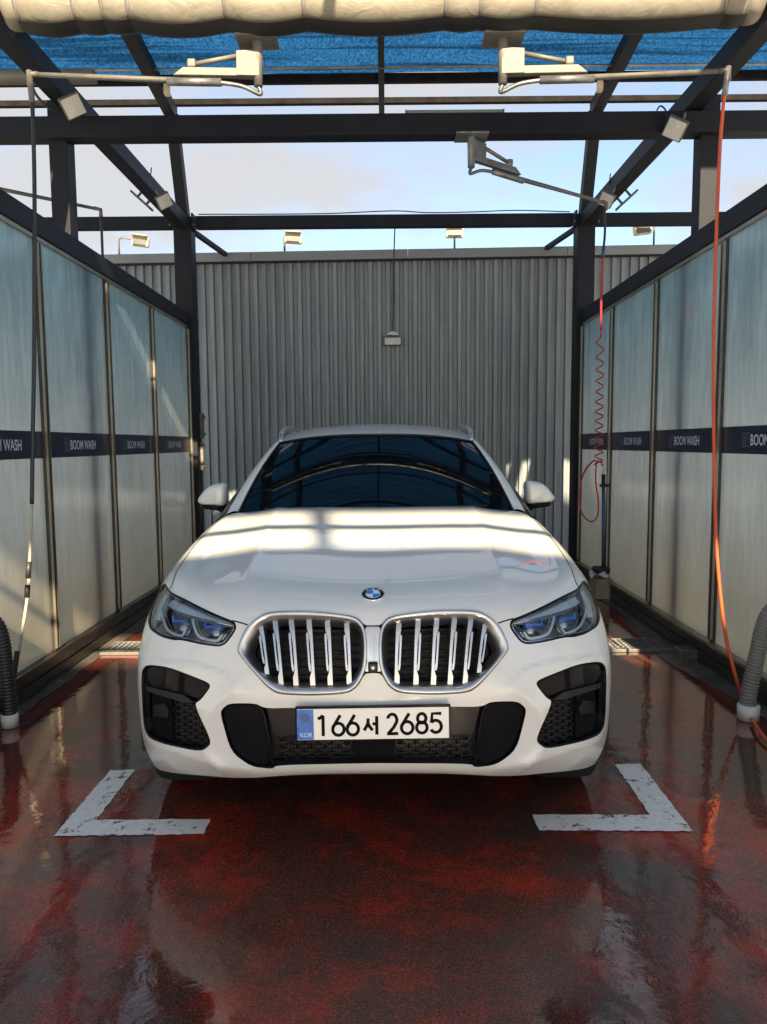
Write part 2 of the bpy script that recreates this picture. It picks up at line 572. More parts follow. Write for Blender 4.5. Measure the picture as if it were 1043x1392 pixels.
def worn_paint_mat():
    m, nt, N, L, b = new_mat('worn_white_marking')
    out = N['Material Output']
    tc = N.new('ShaderNodeTexCoord')
    n1 = node(nt, 'ShaderNodeTexNoise', Scale=13.0, Detail=10.0, Roughness=0.78)
    L.new(tc.outputs['Object'], n1.inputs['Vector'])
    r = N.new('ShaderNodeValToRGB')
    r.color_ramp.elements[0].position = 0.395
    r.color_ramp.elements[1].position = 0.44
    L.new(n1.outputs['Fac'], r.inputs['Fac'])
    n2 = node(nt, 'ShaderNodeTexNoise', Scale=30.0, Detail=5.0)
    L.new(tc.outputs['Object'], n2.inputs['Vector'])
    c = N.new('ShaderNodeValToRGB')
    c.color_ramp.elements[0].color = (0.62, 0.60, 0.58, 1)
    c.color_ramp.elements[1].color = (0.88, 0.88, 0.85, 1)
    L.new(n2.outputs['Fac'], c.inputs['Fac'])
    L.new(c.outputs['Color'], b.inputs['Base Color'])
    b.inputs['Roughness'].default_value = 0.45
    tr = N.new('ShaderNodeBsdfTransparent')
    mx = N.new('ShaderNodeMixShader')
    L.new(r.outputs['Color'], mx.inputs[0])
    L.new(tr.outputs[0], mx.inputs[1])
    L.new(b.outputs[0], mx.inputs[2])
    L.new(mx.outputs[0], out.inputs['Surface'])
    MATS['worn_white_marking'] = m


worn_paint_mat()


# ------------------------------------------------------------------ helpers: meshes and objects
class MB:
    def __init__(self):
        self.v, self.f, self.n = [], [], None

    def add(self, verts, faces):
        o = len(self.v)
        self.v += [tuple(p) for p in verts]
        self.f += [tuple(i + o for i in f) for f in faces]
        return self

    def box(self, c, s, rot=None):
        c = Vector(c)
        hx, hy, hz = s[0] / 2, s[1] / 2, s[2] / 2
        pts = [Vector((x, y, z)) for z in (-hz, hz) for y in (-hy, hy) for x in (-hx, hx)]
        if rot is not None:
            pts = [rot @ p for p in pts]
        return self.add([c + p for p in pts], [(0, 2, 3, 1), (4, 5, 7, 6), (0, 1, 5, 4), (2, 6, 7, 3), (0, 4, 6, 2), (1, 3, 7, 5)])

    def bar(self, a, b, w, h, up=(0, 0, 1)):
        """Rectangular bar from a to b, w across and h along up."""
        a, b = Vector(a), Vector(b)
        y = (b - a).normalized()
        x = y.cross(Vector(up))
        if x.length < 1e-5:
            x = Vector((1, 0, 0))
        x.normalize()
        z = x.cross(y)
        rot = Matrix((x, y, z)).transposed()
        return self.box((a + b) / 2, (w, (b - a).length, h), rot)

    def tube(self, pts, r, n=10, closed=False, cap=True):
        pts = [Vector(p) for p in pts]
        rs = r if isinstance(r, (list, tuple)) else [r] * len(pts)
        m = len(pts)
        ring = []
        prev = None
        for i, p in enumerate(pts):
            if closed:
                t = pts[(i + 1) % m] - pts[i - 1]
            else:
                t = pts[min(i + 1, m - 1)] - pts[max(i - 1, 0)]
            t.normalize()
            if prev is None:
                x = t.orthogonal().normalized()
            else:
                x = prev - t * prev.dot(t)
                x.normalize()
            prev = x
            y = t.cross(x)
            ring.append([p + (x * math.cos(2 * math.pi * k / n) + y * math.sin(2 * math.pi * k / n)) * rs[i] for k in range(n)])
        o = len(self.v)
        for rg in ring:
            self.v += [tuple(q) for q in rg]
        for i in range(m if closed else m - 1):
            j = (i + 1) % m
            for k in range(n):
                k2 = (k + 1) % n
                self.f.append((o + i * n + k, o + i * n + k2, o + j * n + k2, o + j * n + k))
        if cap and not closed:
            self.f.append(tuple(o + k for k in reversed(range(n))))
            self.f.append(tuple(o + (m - 1) * n + k for k in range(n)))
        return self

    def prism(self, poly, d):
        """poly: list of 3d points (planar), d: extrusion vector."""
        n = len(poly)
        d = Vector(d)
        a = [Vector(p) for p in poly]
        self.add(a + [p + d for p in a],
                 [tuple(range(n)), tuple(reversed(range(n, 2 * n)))] + [(i, i + n, (i + 1) % n + n, (i + 1) % n) for i in range(n)])
        return self

    def lathe(self, prof, n=32, axis='x', c=(0, 0, 0)):
        """prof: list of (a, r) with a along the axis."""
        o = len(self.v)
        c = Vector(c)
        for a, r in prof:
            for k in range(n):
                t = 2 * math.pi * k / n
                p = {'x': (a, r * math.cos(t), r * math.sin(t)), 'y': (r * math.cos(t), a, r * math.sin(t)),
                     'z': (r * math.cos(t), r * math.sin(t), a)}[axis]
                self.v.append(tuple(c + Vector(p)))
        for i in range(len(prof) - 1):
            for k in range(n):
                k2 = (k + 1) % n
                self.f.append((o + i * n + k, o + (i + 1) * n + k, o + (i + 1) * n + k2, o + i * n + k2))
        return self

    def grid(self, rows, flip=False):
        m, n = len(rows), len(rows[0])
        fs = []
        for i in range(m - 1):
            for j in range(n - 1):
                q = (i * n + j, i * n + j + 1, (i + 1) * n + j + 1, (i + 1) * n + j)
                fs.append(q[::-1] if flip else q)
        return self.add([p for r in rows for p in r], fs)

    def mirrored(self):
        m = MB()
        m.v = [(-x, y, z) for x, y, z in self.v]
        m.f = [tuple(reversed(f)) for f in self.f]
        if self.n is not None:
            m.n = [(-x, y, z) for x, y, z in self.n]
        return m


def recalc(me):
    import bmesh
    bm = bmesh.new()
    bm.from_mesh(me)
    bmesh.ops.recalc_face_normals(bm, faces=bm.faces)
    bm.to_mesh(me)
    bm.free()


def obj(name, mb, mat, parent=None, smooth=False, bevel=0.0, angle=None, fix=True):
    me = bpy.data.meshes.new(name)
    me.from_pydata(mb.v, [], mb.f)
    me.materials.append(MATS[mat])
    if fix and mb.n is None:
        recalc(me)
    o = bpy.data.objects.new(name, me)
    COL.objects.link(o)
    if smooth or angle:
        for p in me.polygons:
            p.use_smooth = True
    if mb.n is not None:
        for p in me.polygons:
            p.use_smooth = True
        me.normals_split_custom_set_from_vertices(mb.n)
    elif angle:
        me.set_sharp_from_angle(angle=R(angle))
    if bevel:
        md = o.modifiers.new('bevel', 'BEVEL')
        md.width = bevel
        md.segments = 2
        md.limit_method = 'ANGLE'
    if parent is not None:
        o.parent = parent
    return o


def thing(name, label, cat, loc=(0, 0, 0), rotz=0.0, group=None):
    o = bpy.data.objects.new(name, None)
    o.empty_display_size = 0.1
    COL.objects.link(o)
    o.location = loc
    o.rotation_euler = (0, 0, rotz)
    tag(o, label, cat, group)
    return o


def tag(o, label, cat, group=None):
    o['label'] = label
    o['category'] = cat
    if group:
        o['group'] = group
    return o


def struct(o):
    o['kind'] = 'structure'
    return o


def stuff(o):
    o['kind'] = 'stuff'
    return o


def dup(o, parent=None):
    c = o.copy()
    COL.objects.link(c)
    c.parent = parent
    for ch in list(o.children):
        dup(ch, c)
    return c


def spline(pts, n=8):
    """Catmull-Rom through pts."""
    P = [Vector(p) for p in pts]
    out = []
    for i in range(len(P) - 1):
        p0 = P[i - 1] if i > 0 else 2 * P[0] - P[1]
        p1, p2 = P[i], P[i + 1]
        p3 = P[i + 2] if i + 2 < len(P) else 2 * P[-1] - P[-2]
        for k in range(n):
            t = k / n
            out.append(0.5 * ((2 * p1) + (p2 - p0) * t + (2 * p0 - 5 * p1 + 4 * p2 - p3) * t * t + (3 * p1 - p0 - 3 * p2 + p3) * t ** 3))
    out.append(P[-1])
    return out


def text_mesh(body, size, depth=0.0):
    cu = bpy.data.curves.new('lettering', 'FONT')
    cu.body = body
    cu.size = size
    cu.extrude = depth
    cu.offset = size * 0.012
    cu.resolution_u = 3
    to = bpy.data.objects.new('lettering_tmp', cu)
    COL.objects.link(to)
    bpy.context.view_layer.update()
    dg = bpy.context.evaluated_depsgraph_get()
    me = bpy.data.meshes.new_from_object(to.evaluated_get(dg))
    bpy.data.objects.remove(to)
    bpy.data.curves.remove(cu)
    mb = MB()
    mb.add([v.co.copy() for v in me.vertices], [tuple(p.vertices) for p in me.polygons])
    bpy.data.meshes.remove(me)
    return mb


def ribbon(pts, w, closed=False):
    """Flat stroke of width w along 2d points: list of quads as 2d corner lists."""
    P = [np.array(p, float) for p in pts]
    n = len(P)
    L_, R_ = [], []
    for i in range(n):
        if closed:
            t = P[(i + 1) % n] - P[i - 1]
        else:
            t = P[min(i + 1, n - 1)] - P[max(i - 1, 0)]
        t = t / (np.linalg.norm(t) + 1e-9)
        nn = np.array((-t[1], t[0])) * w / 2
        L_.append(P[i] + nn)
        R_.append(P[i] - nn)
    v = L_ + R_
    f = [(n + i, n + (i + 1) % n, (i + 1) % n, i) for i in range(n if closed else n - 1)]
    return v, f


# ================================================================== THE SETTING
SLOPE = 0.58                                   # drop of a sunbeam per metre towards the back wall
XW = 2.24                                      # inner face of the side walls


def sheet(name, x0, x1, y0, y1, z, mat):
    mb = MB().add([(x0, y0, z), (x1, y0, z), (x1, y1, z), (x0, y1, z)], [(0, 1, 2, 3)])
    return struct(obj(name, mb, mat))


sheet('ground', -300, 300, -300, 300, -0.012, 'concrete')
sheet('floor', -2.5, 2.5, -1.2, 9.9, 0.0, 'wet_red_floor')

# ------------------------------------------------------------------ back wall of ribbed sheet metal
WALLY, WALLROT = 9.62, R(-2.2)
WALLH = 3.93
wall = thing('metal_wall', 'tall grey wall of vertically ribbed sheet metal across the back of the wash bay', 'wall', (0, WALLY, 0), WALLROT)
PITCH_R, NR = 0.1135, 9
prof = [(0.0, 0.0), (0.034, 0.0), (0.046, -0.034), (0.088, -0.034), (0.100, 0.0)]
sheet_v, sheet_f = [], []
for k in range(NR):
    for a, d in prof:
        sheet_v.append((k * PITCH_R + a, d))
sheet_v.append((NR * PITCH_R, 0.0))
mbs = MB()
rows = [[(x, y, z) for x, y in sheet_v] for z in (-0.03, WALLH / 2, WALLH)]
mbs.grid(rows)
first = obj('metal_sheet', mbs, 'corrugated', wall)
md = first.modifiers.new('thickness', 'SOLIDIFY')
md.thickness = 0.002
SW = NR * PITCH_R
for k in range(-9, 9):
    o = first if k == -9 else first.copy()
    if k != -9:
        COL.objects.link(o)
    o.location = (k * SW - 0.02, 0.0 if k % 2 else 0.0025, 0)
    o.parent = wall
for k in range(-5, 5):
    # capping flashing in lengths
    mb = MB().prism([(k * 2.0 + 0.3, -0.045, WALLH - 0.03), (k * 2.0 + 0.3, -0.050, WALLH + 0.085), (k * 2.0 + 0.3, 0.16, WALLH + 0.11), (k * 2.0 + 0.3, 0.16, WALLH - 0.03)], (1.996, 0, 0))
    obj('flashing', mb, 'flashing', wall, bevel=0.004)
obj('drip_edge', MB().box((0, -0.0475, WALLH - 0.045), (19.5, 0.012, 0.028)), 'dark_steel', wall)
obj('backing', MB().box((0, 0.10, WALLH / 2), (19.5, 0.10, WALLH - 0.1)), 'galvanised_dark', wall)


def on_wall(px, py, off=0.0):
    """Point on the back wall plane seen at a pixel."""
    d = ray(px, py)
    n = Vector((-math.sin(WALLROT), math.cos(WALLROT), 0))
    p0 = Vector((0, WALLY, 0)) + n * (-off)
    return CAMPOS + d * ((p0 - CAMPOS).dot(n) / d.dot(n))


# lamp hung against the back wall
p = on_wall(534, 463, 0.10)
t = thing('wall_floodlight', 'small floodlight hanging on a black cable against the ribbed metal wall', 'floodlight', p)
obj('body', MB().box((0, 0.02, 0), (0.235, 0.05, 0.12)), 'lamp_body', t, bevel=0.008)
obj('lens', MB().box((0, -0.0095, -0.008), (0.20, 0.01, 0.085)), 'lamp_face', t, bevel=0.003)
obj('cap', MB().lathe([(0.062, 0.085), (0.075, 0.08), (0.10, 0.05), (0.115, 0.022), (0.116, 0.001)], 20, 'z'), 'white_plastic', t, smooth=True)
q = on_wall(537, 314, 0.10)
cab = spline([(0.0, 0, 0.11), (0.012, 0.0, 0.5), (0.02, -0.01, 1.0), (q.x - p.x, -0.3, q.z - p.z + 0.05)], 8)
obj('cable', MB().tube(cab, 0.008, 6), 'black_hose', t, smooth=True)

# lamps standing on the wall's capping
def roof_lamp(px, py, base_px, base_py, label, arm=False, tilt=0.0):
    b = on_wall(base_px, base_py, -0.06)
    b.z = WALLH + 0.06
    t = thing('roof_lamp', label, 'floodlight', b, group='lamps along the back wall')
    h = on_wall(px, py, -0.06)
    dx, dz = h.x - b.x, h.z - b.z
    if arm:
        obj('bracket', MB().tube([(0, 0, 0), (0, 0, dz + 0.03), (0.03, 0, dz + 0.06), (dx, 0, dz + 0.03)], 0.013, 8), 'galvanised', t, smooth=True)
    else:
        obj('bracket', MB().tube([(0, 0, 0), (0, 0, dz - 0.03), (dx, 0.03, dz)], 0.013, 8), 'galvanised', t, smooth=True)
    obj('base_plate', MB().box((0, 0, 0.005), (0.10, 0.10, 0.012)), 'galvanised', t)
    rot = Matrix.Rotation(tilt, 3, 'Y')
    c = Vector((dx, -0.02, dz))
    obj('housing', MB().box(c + rot @ Vector((0, 0.02, 0.005)), (0.22, 0.09, 0.125), rot), 'lamp_cream', t, bevel=0.02)
    obj('lens', MB().box(c + rot @ Vector((0, -0.035, -0.01)), (0.17, 0.02, 0.07), rot), 'lamp_body', t, bevel=0.006)
    obj('visor', MB().box(c + rot @ Vector((0, -0.05, 0.066)), (0.20, 0.10, 0.006), rot), 'lamp_cream', t)
    return t


roof_lamp(191, 329, 162, 342, 'floodlight on a long bent arm above the back wall, by the left rear post', arm=True, tilt=R(8))
roof_lamp(399, 325, 387, 337, 'floodlight on a short bracket above the back wall, left of the hanging cable', arm=True, tilt=R(4))
roof_lamp(618, 317, 618, 331, 'floodlight on a centre stub above the back wall, right of the hanging cable')
roof_lamp(873, 313, 889, 325, 'floodlight tipped over above the back wall, beside the right rear post', arm=True, tilt=R(-7))

# ------------------------------------------------------------------ steel frame of the canopy
frame = thing('canopy_frame', 'dark steel frame of posts, beams and bent roof ribs over the wash bay', 'canopy frame')
YR = 8.66                                       # rear posts
YM = 4.0                                        # middle of the bay
EZ0, EZ1 = 3.985, 4.125                         # eave beam
ROOF = [(YR, EZ0), (8.25, 5.11), (7.09, 5.24), (YM, 5.58)]
ROOF = ROOF + [(2 * YM - y, z) for y, z in reversed(ROOF[:-1])]


def roof_z(y):
    for (y0, z0), (y1, z1) in zip(ROOF[:-1], ROOF[1:]):
        if y1 <= y <= y0:
            return z0 + (z1 - z0) * (y - y0) / (y1 - y0)


for s in (-1, 1):
    X = s * 2.29
    obj('rear_post', MB().box((s * 2.283, YR, 2.07), (0.20, 0.20, 4.14)), 'dark_steel', frame, bevel=0.006)
    obj('front_post', MB().box((s * 2.36, 2 * YM - YR, 2.07), (0.16, 0.16, 4.14)), 'dark_steel', frame, bevel=0.006)
    obj('eave_beam', MB().box((s * 2.27, (YR - 0.13 + 2 * YM - YR + 0.1) / 2, (EZ0 + EZ1) / 2), (0.13, 2 * (YR - YM) - 0.25, EZ1 - EZ0)), 'dark_steel', frame, bevel=0.005)
    for yy in (5.72, 1.9):
        obj('middle_post', MB().box((s * 2.405, yy, 2.05), (0.135, 0.145, 4.10)), 'dark_steel', frame, bevel=0.005)
    pts = [(s * 2.27, y, z) for y, z in ROOF]
    for a, b in zip(pts[:-1], pts[1:]):
        obj('roof_rib', MB().bar(a, b, 0.12, 0.13, up=(0, 0.6, 1) if abs(a[1] - b[1]) > 0.6 else (0, 1, 0.2)), 'dark_steel', frame, bevel=0.004)
    # knee brace from rear post to the wall
    a = Vector((s * 2.20, YR + 0.1, 4.02))
    b = Vector((s * 2.02, WALLY - 0.08 + (0.08 if s < 0 else -0.1), 3.98))
    obj('wall_brace', MB().bar(a, b, 0.05, 0.05), 'dark_steel', frame)
    # bolted end plates where the rear beam meets the posts
    for side in (-1, 1):
        xp = s * 2.283 + side * 0.115
        obj('end_plate', MB().box((xp, YR - 0.02, 4.09), (0.022, 0.16, 0.17)), 'dark_steel', frame, bevel=0.003)
        for zz in (4.045, 4.135):
            obj('bolt', MB().box((xp + side * 0.02, YR - 0.105, zz), (0.02, 0.018, 0.02)), 'galvanised', frame)
for x0, x1 in ((-6.6, -2.41), (-2.157, 2.157), (2.41, 6.6)):
    obj('rear_beam', MB().box(((x0 + x1) / 2, YR, 4.09), (x1 - x0 - 0.03, 0.10, 0.135)), 'dark_steel', frame, bevel=0.005)
obj('cross_beam', MB().box((0, 5.66, 3.887), (13.2, 0.14, 0.15)), 'dark_steel', frame, bevel=0.005)
obj('cross_beam', MB().box((0, 4.74, 4.17), (4.40, 0.14, 0.12)), 'dark_steel', frame, bevel=0.005)
obj('cross_beam', MB().box((0, -0.5, 3.87), (13.2, 0.14, 0.15)), 'dark_steel', frame, bevel=0.005)
# purlins across the ribs, and the ridge rafter down the middle
for yy, w, h in ((8.24, 0.06, 0.06), (7.72, 0.06, 0.085), (6.4, 0.06, 0.08), (5.2, 0.06, 0.08), (4.0, 0.06, 0.08), (2.75, 0.06, 0.08), (1.42, 0.06, 0.08), (-0.24, 0.06, 0.06)):
    obj('purlin', MB().box((0, yy, roof_z(yy) + (0.075 if yy > 8 else -0.01) + h / 2), (13.2, w, h)), 'weathered_steel', frame, bevel=0.004)
obj('net_rod', MB().tube([(-6.6, 7.47, roof_z(7.47) - 0.01), (6.6, 7.47, roof_z(7.47) - 0.01)], 0.014, 8), 'galvanised_dark', frame, smooth=True)
for (y0, z0), (y1, z1) in zip(ROOF[1:-2], ROOF[2:-1]):
    obj('centre_rafter', MB().bar((-0.018, y0, z0 + 0.02), (-0.018, y1, z1 + 0.02), 0.06, 0.08), 'dark_steel', frame, bevel=0.004)

# purlin offcut bracket above the ribs, its sunlit look painted in cream
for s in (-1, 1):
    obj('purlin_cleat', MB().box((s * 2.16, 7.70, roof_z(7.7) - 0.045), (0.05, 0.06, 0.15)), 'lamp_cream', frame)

# ------------------------------------------------------------------ blue shade nets on the roof
NETS = [(7.70, 2.37, 'blue woven shade net stretched over the wash bay roof')]
for y0, y1, lab in NETS:
    rows = []
    nx, ny = 90, 14
    for j in range(ny + 1):
        y = y0 + (y1 - y0) * j / ny
        rows.append([(x, y, roof_z(y) + 0.075 - 0.02 * math.sin(math.pi * ((j * 3.0 / ny) % 1.0)) + 0.006 * math.sin(x * 3.1 + j)) for x in np.linspace(-4.4, 4.4, nx)])
    n = obj('shade_net', MB().grid(rows), 'blue_net', smooth=True)
    tag(n, lab, 'shade net')

# unseen shadow casters behind the camera, added to cut the sunlight into bands
obj('shadow_rail', MB().tube([(-2.28, -0.5, 3.50), (2.28, -0.5, 3.50)], 0.030, 10), 'dark_steel', frame, smooth=True)  # added rail casts the thin shadow line across the bonnet
oc = thing('sun_blocker', 'unseen boards on posts added behind the camera to block part of the sun', 'sun blocker', (0, -7.0, 0))
obj('blocker_lower', MB().box((1.0, 0, 5.90), (11, 0.08, 2.22)), 'blocker_white', oc)
obj('roof', MB().box((1.0, -0.6, 6.9), (11, 1.1, 0.06)), 'flashing', oc)  # thin top of the added sun blocker
obj('blocker_upper', MB().box((1.0, 0.0, 8.95), (11, 0.12, 2.86)), 'blocker_white', oc)
for k in range(-1, 2):
    obj('post', MB().box((k * 4.6 + 1.0, -0.1, 2.33), (0.18, 0.1, 4.62)), 'dark_steel', oc)
    obj('blocker_stilt', MB().box((k * 4.6 + 1.0, -0.16, 8.0), (0.10, 0.08, 4.0)), 'dark_steel', oc)

# ------------------------------------------------------------------ side walls of film-covered glass
BAND0, BAND1 = 1.49, 1.665
TR0, TR1 = 2.925, 3.065


def boom_lettering():
    """The boxed sign and the words of the band, laid out in x/y, centred, as one mesh."""
    mb = MB()
    tx = text_mesh('BOOM WASH', 0.095)
    xs = [v[0] for v in tx.v]
    w = max(xs) - min(xs)
    sc = 0.80
    mb.add([((v[0] - min(xs)) * sc * 1.0 - w * sc / 2 + 0.045, v[1] * 1.0 - 0.033, 0) for v in tx.v], tx.f)
    # boxed character to the left of the words
    x0 = -w * sc / 2 - 0.062
    S = 0.088

    lay = [0.0]

    def st(pts, ww=0.0105, closed=False):
        v, f = ribbon(pts, ww, closed)
        lay[0] += 0.0002
        mb.add([(x0 + p[0] * S, -0.044 + p[1] * S, lay[0]) for p in v], f)
    st([(0.02, 0.02), (1.0, 0.02)]); st([(0.02, 0.98), (1.0, 0.98)])
    st([(0.05, 0.0), (0.05, 1.0)]); st([(0.97, 0.0), (0.97, 1.0)])
    st([(0.25, 0.86), (0.25, 0.58)]); st([(0.52, 0.86), (0.52, 0.58)]); st([(0.25, 0.72), (0.52, 0.72)]); st([(0.25, 0.58), (0.52, 0.58)])
    st([(0.15, 0.46), (0.62, 0.46)]); st([(0.40, 0.46), (0.40, 0.34)])
    st([(0.22, 0.32), (0.58, 0.32)]); st([(0.22, 0.12), (0.58, 0.12)]); st([(0.22, 0.32), (0.22, 0.12)]); st([(0.58, 0.32), (0.58, 0.12)])
    st([(0.75, 0.12), (0.75, 0.86)])
    return mb


LETTER = boom_lettering()


def partition(name, s, x, ys, label, detail=True):
    """A glazed side wall at x; s = -1 left of the bay, +1 right; ys = mullion positions from back to front."""
    t = thing(name, label, 'glass wall', (x, 0, 0))
    y0, y1 = ys[0], ys[-1]
    yc, ln = (y0 + y1) / 2, abs(y0 - y1)
    o = s                                      # outward direction
    obj('top_rail', MB().box((o * 0.045, yc, (TR0 + TR1) / 2), (0.11, ln, TR1 - TR0)), 'dark_steel', t, bevel=0.004)
    obj('glazing_bead', MB().box((o * 0.02, yc, TR0 - 0.014), (0.035, ln, 0.026)), 'bronze_alu', t)
    obj('bottom_rail', MB().box((o * 0.045, yc, 0.125), (0.10, ln, 0.07)), 'dark_alu', t, bevel=0.004)
    obj('sill', MB().box((o * 0.035, yc, 0.174), (0.12, ln, 0.022)), 'bronze_alu' if s > 0 else 'dark_alu', t, bevel=0.003)
    obj('light_stop_channel', MB().box((o * 0.050, yc, 0.049), (0.12, ln, 0.074)), 'dark_alu', t, bevel=0.003)  # brought down over the open floor gap to stop outside light
    for k, y in enumerate(ys):
        m = obj('mullion', MB().box((o * 0.045, y, (0.19 + TR0 - 0.03) / 2), (0.09, 0.045, TR0 - 0.03 - 0.19)), 'dark_alu', t, bevel=0.003)
        for sg in (-1, 1):
            obj('mullion_bead', MB().box((o * -0.004, y + sg * 0.017, (0.19 + TR0 - 0.03) / 2), (0.016, 0.012, TR0 - 0.25)), 'bronze_alu', m)
    for ya, yb in zip(ys[:-1], ys[1:]):
        y_hi, y_lo = ya - 0.0235, yb + 0.0235
        g = MB().box((o * 0.03, (y_hi + y_lo) / 2, (0.187 + TR0 - 0.028) / 2), (0.008, y_hi - y_lo, TR0 - 0.028 - 0.187))
        pane = obj('glass_pane', g, 'wash_glass', t)
        pane.data.materials.append(MATS['clear_glass'])        # the film sits on the bay side only
        for pf in pane.data.polygons:
            if pf.normal.x * o > -0.5:
                pf.material_index = 1
        if detail:
            bx = o * 0.0235
            obj('band', MB().box((bx, (y_hi + y_lo) / 2, (BAND0 + BAND1) / 2), (0.003, y_hi - y_lo - 0.004, BAND1 - BAND0)), 'band_navy', pane)
            lt = MB()
            cy = (y_hi + y_lo) / 2
            # the words read from inside the bay
            lt.add([(bx - o * (0.003 + v[2]), cy + (v[0] if s < 0 else -v[0]), (BAND0 + BAND1) / 2 + v[1]) for v in LETTER.v],
                   [f for f in LETTER.f])
            obj('lettering', lt, 'band_white', pane)
    return t


YSL = [8.535, 7.23, 6.07, 4.89, 3.72, 2.54]
YSR = [8.535, 7.42, 6.22, 5.00, 3.80, 2.60]
partition('glass_partition', -1, -XW, YSL, 'filmy glass side wall with navy lettered band, beside the black hose')
partition('glass_partition', 1, XW, YSR, 'filmy glass side wall with navy lettered band, behind the red and orange hoses')

# hinge boxes on the left rear post
bx = at_y(277, 585, YR - 0.02)
for k, (py0, py1) in enumerate(((561, 597), (600, 640))):
    a, b = at_y(277, py0, YR + 0.16), at_y(277, py1, YR + 0.16)
    t = thing('post_bracket', 'small grey metal bracket bolted to the left rear post, ' + ('the upper of two' if k == 0 else 'the lower of two'), 'bracket', (a.x, YR + 0.06, b.z), group='brackets on the rear post')
    hgt = a.z - b.z
    obj('plate', MB().box((-0.015, 0, hgt / 2), (0.075, 0.05, hgt - 0.02)), 'galvanised', t, bevel=0.006)
    for zz in (0.06, hgt - 0.06):
        obj('knob', MB().lathe([(-0.03, 0.001), (-0.03, 0.016), (0.0, 0.018), (0.02, 0.012)], 10, 'y', (0.032, 0, zz)), 'galvanised', t, smooth=True)

# ------------------------------------------------------------------ lagged pipe across the bay
PY, PZ, PR = 4.52, 4.115, 0.125
pipe = thing('lagged_pipe', 'fat pipe wrapped in crinkled silver foil lagging, strapped under the roof', 'pipe', (0, PY, PZ))
XB = [-2.18, -2.09, -1.76, -1.60, -1.45, -0.90, -0.45, 0.36, 0.56, 0.87, 1.95, 2.08, 2.18]
for k, (a, b) in enumerate(zip(XB[:-1], XB[1:])):
    rr = random.Random(k)
    n = max(5, int((b - a) / 0.05))
    pr = []
    for i in range(n + 1):
        u = i / n
        r = PR * (0.93 + 0.07 * math.sin(math.pi * u) ** 0.45) + rr.uniform(-0.002, 0.002)
        pr.append((a + 0.004 + (b - a - 0.008) * u, r))
    mb = MB().lathe(pr, 36, 'x')
    # sagging belly
    mb.v = [(x, y, z - (0.022 * math.sin(math.pi * (x - a) / (b - a)) * min(1, (b - a) / 0.5) if z < 0 else 0)) for x, y, z in mb.v]
    obj('lagging', mb, 'foil', pipe, smooth=True)
    if k:
        obj('strap', MB().lathe([(a - 0.012, PR * 0.935), (a - 0.012, PR * 0.955), (a + 0.012, PR * 0.955), (a + 0.012, PR * 0.935)], 32, 'x'), 'tape', pipe, smooth=True)
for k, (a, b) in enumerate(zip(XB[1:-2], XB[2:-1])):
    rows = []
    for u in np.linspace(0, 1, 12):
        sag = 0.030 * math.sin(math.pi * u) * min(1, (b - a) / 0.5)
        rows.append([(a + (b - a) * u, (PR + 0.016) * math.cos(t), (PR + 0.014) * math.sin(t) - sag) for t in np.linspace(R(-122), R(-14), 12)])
    obj('under_shell', MB().grid(rows), 'matt_black', pipe, smooth=True)  # matt black sagging shell along the pipe's underside
p = at_y(112, 104, 6.0)
o = obj('pipe_stub', MB().lathe([(-2.4, 0.001), (-2.4, 0.055), (0.0, 0.055), (0.0, 0.048), (-0.03, 0.045), (-0.03, 0.001)], 20, 'x'), 'foil', None, smooth=True)
o.location = (at_y(129, 104, 6.0).x, 6.0, p.z)
tag(o, 'short end of a foil-wrapped pipe beside the left eave beam', 'pipe')


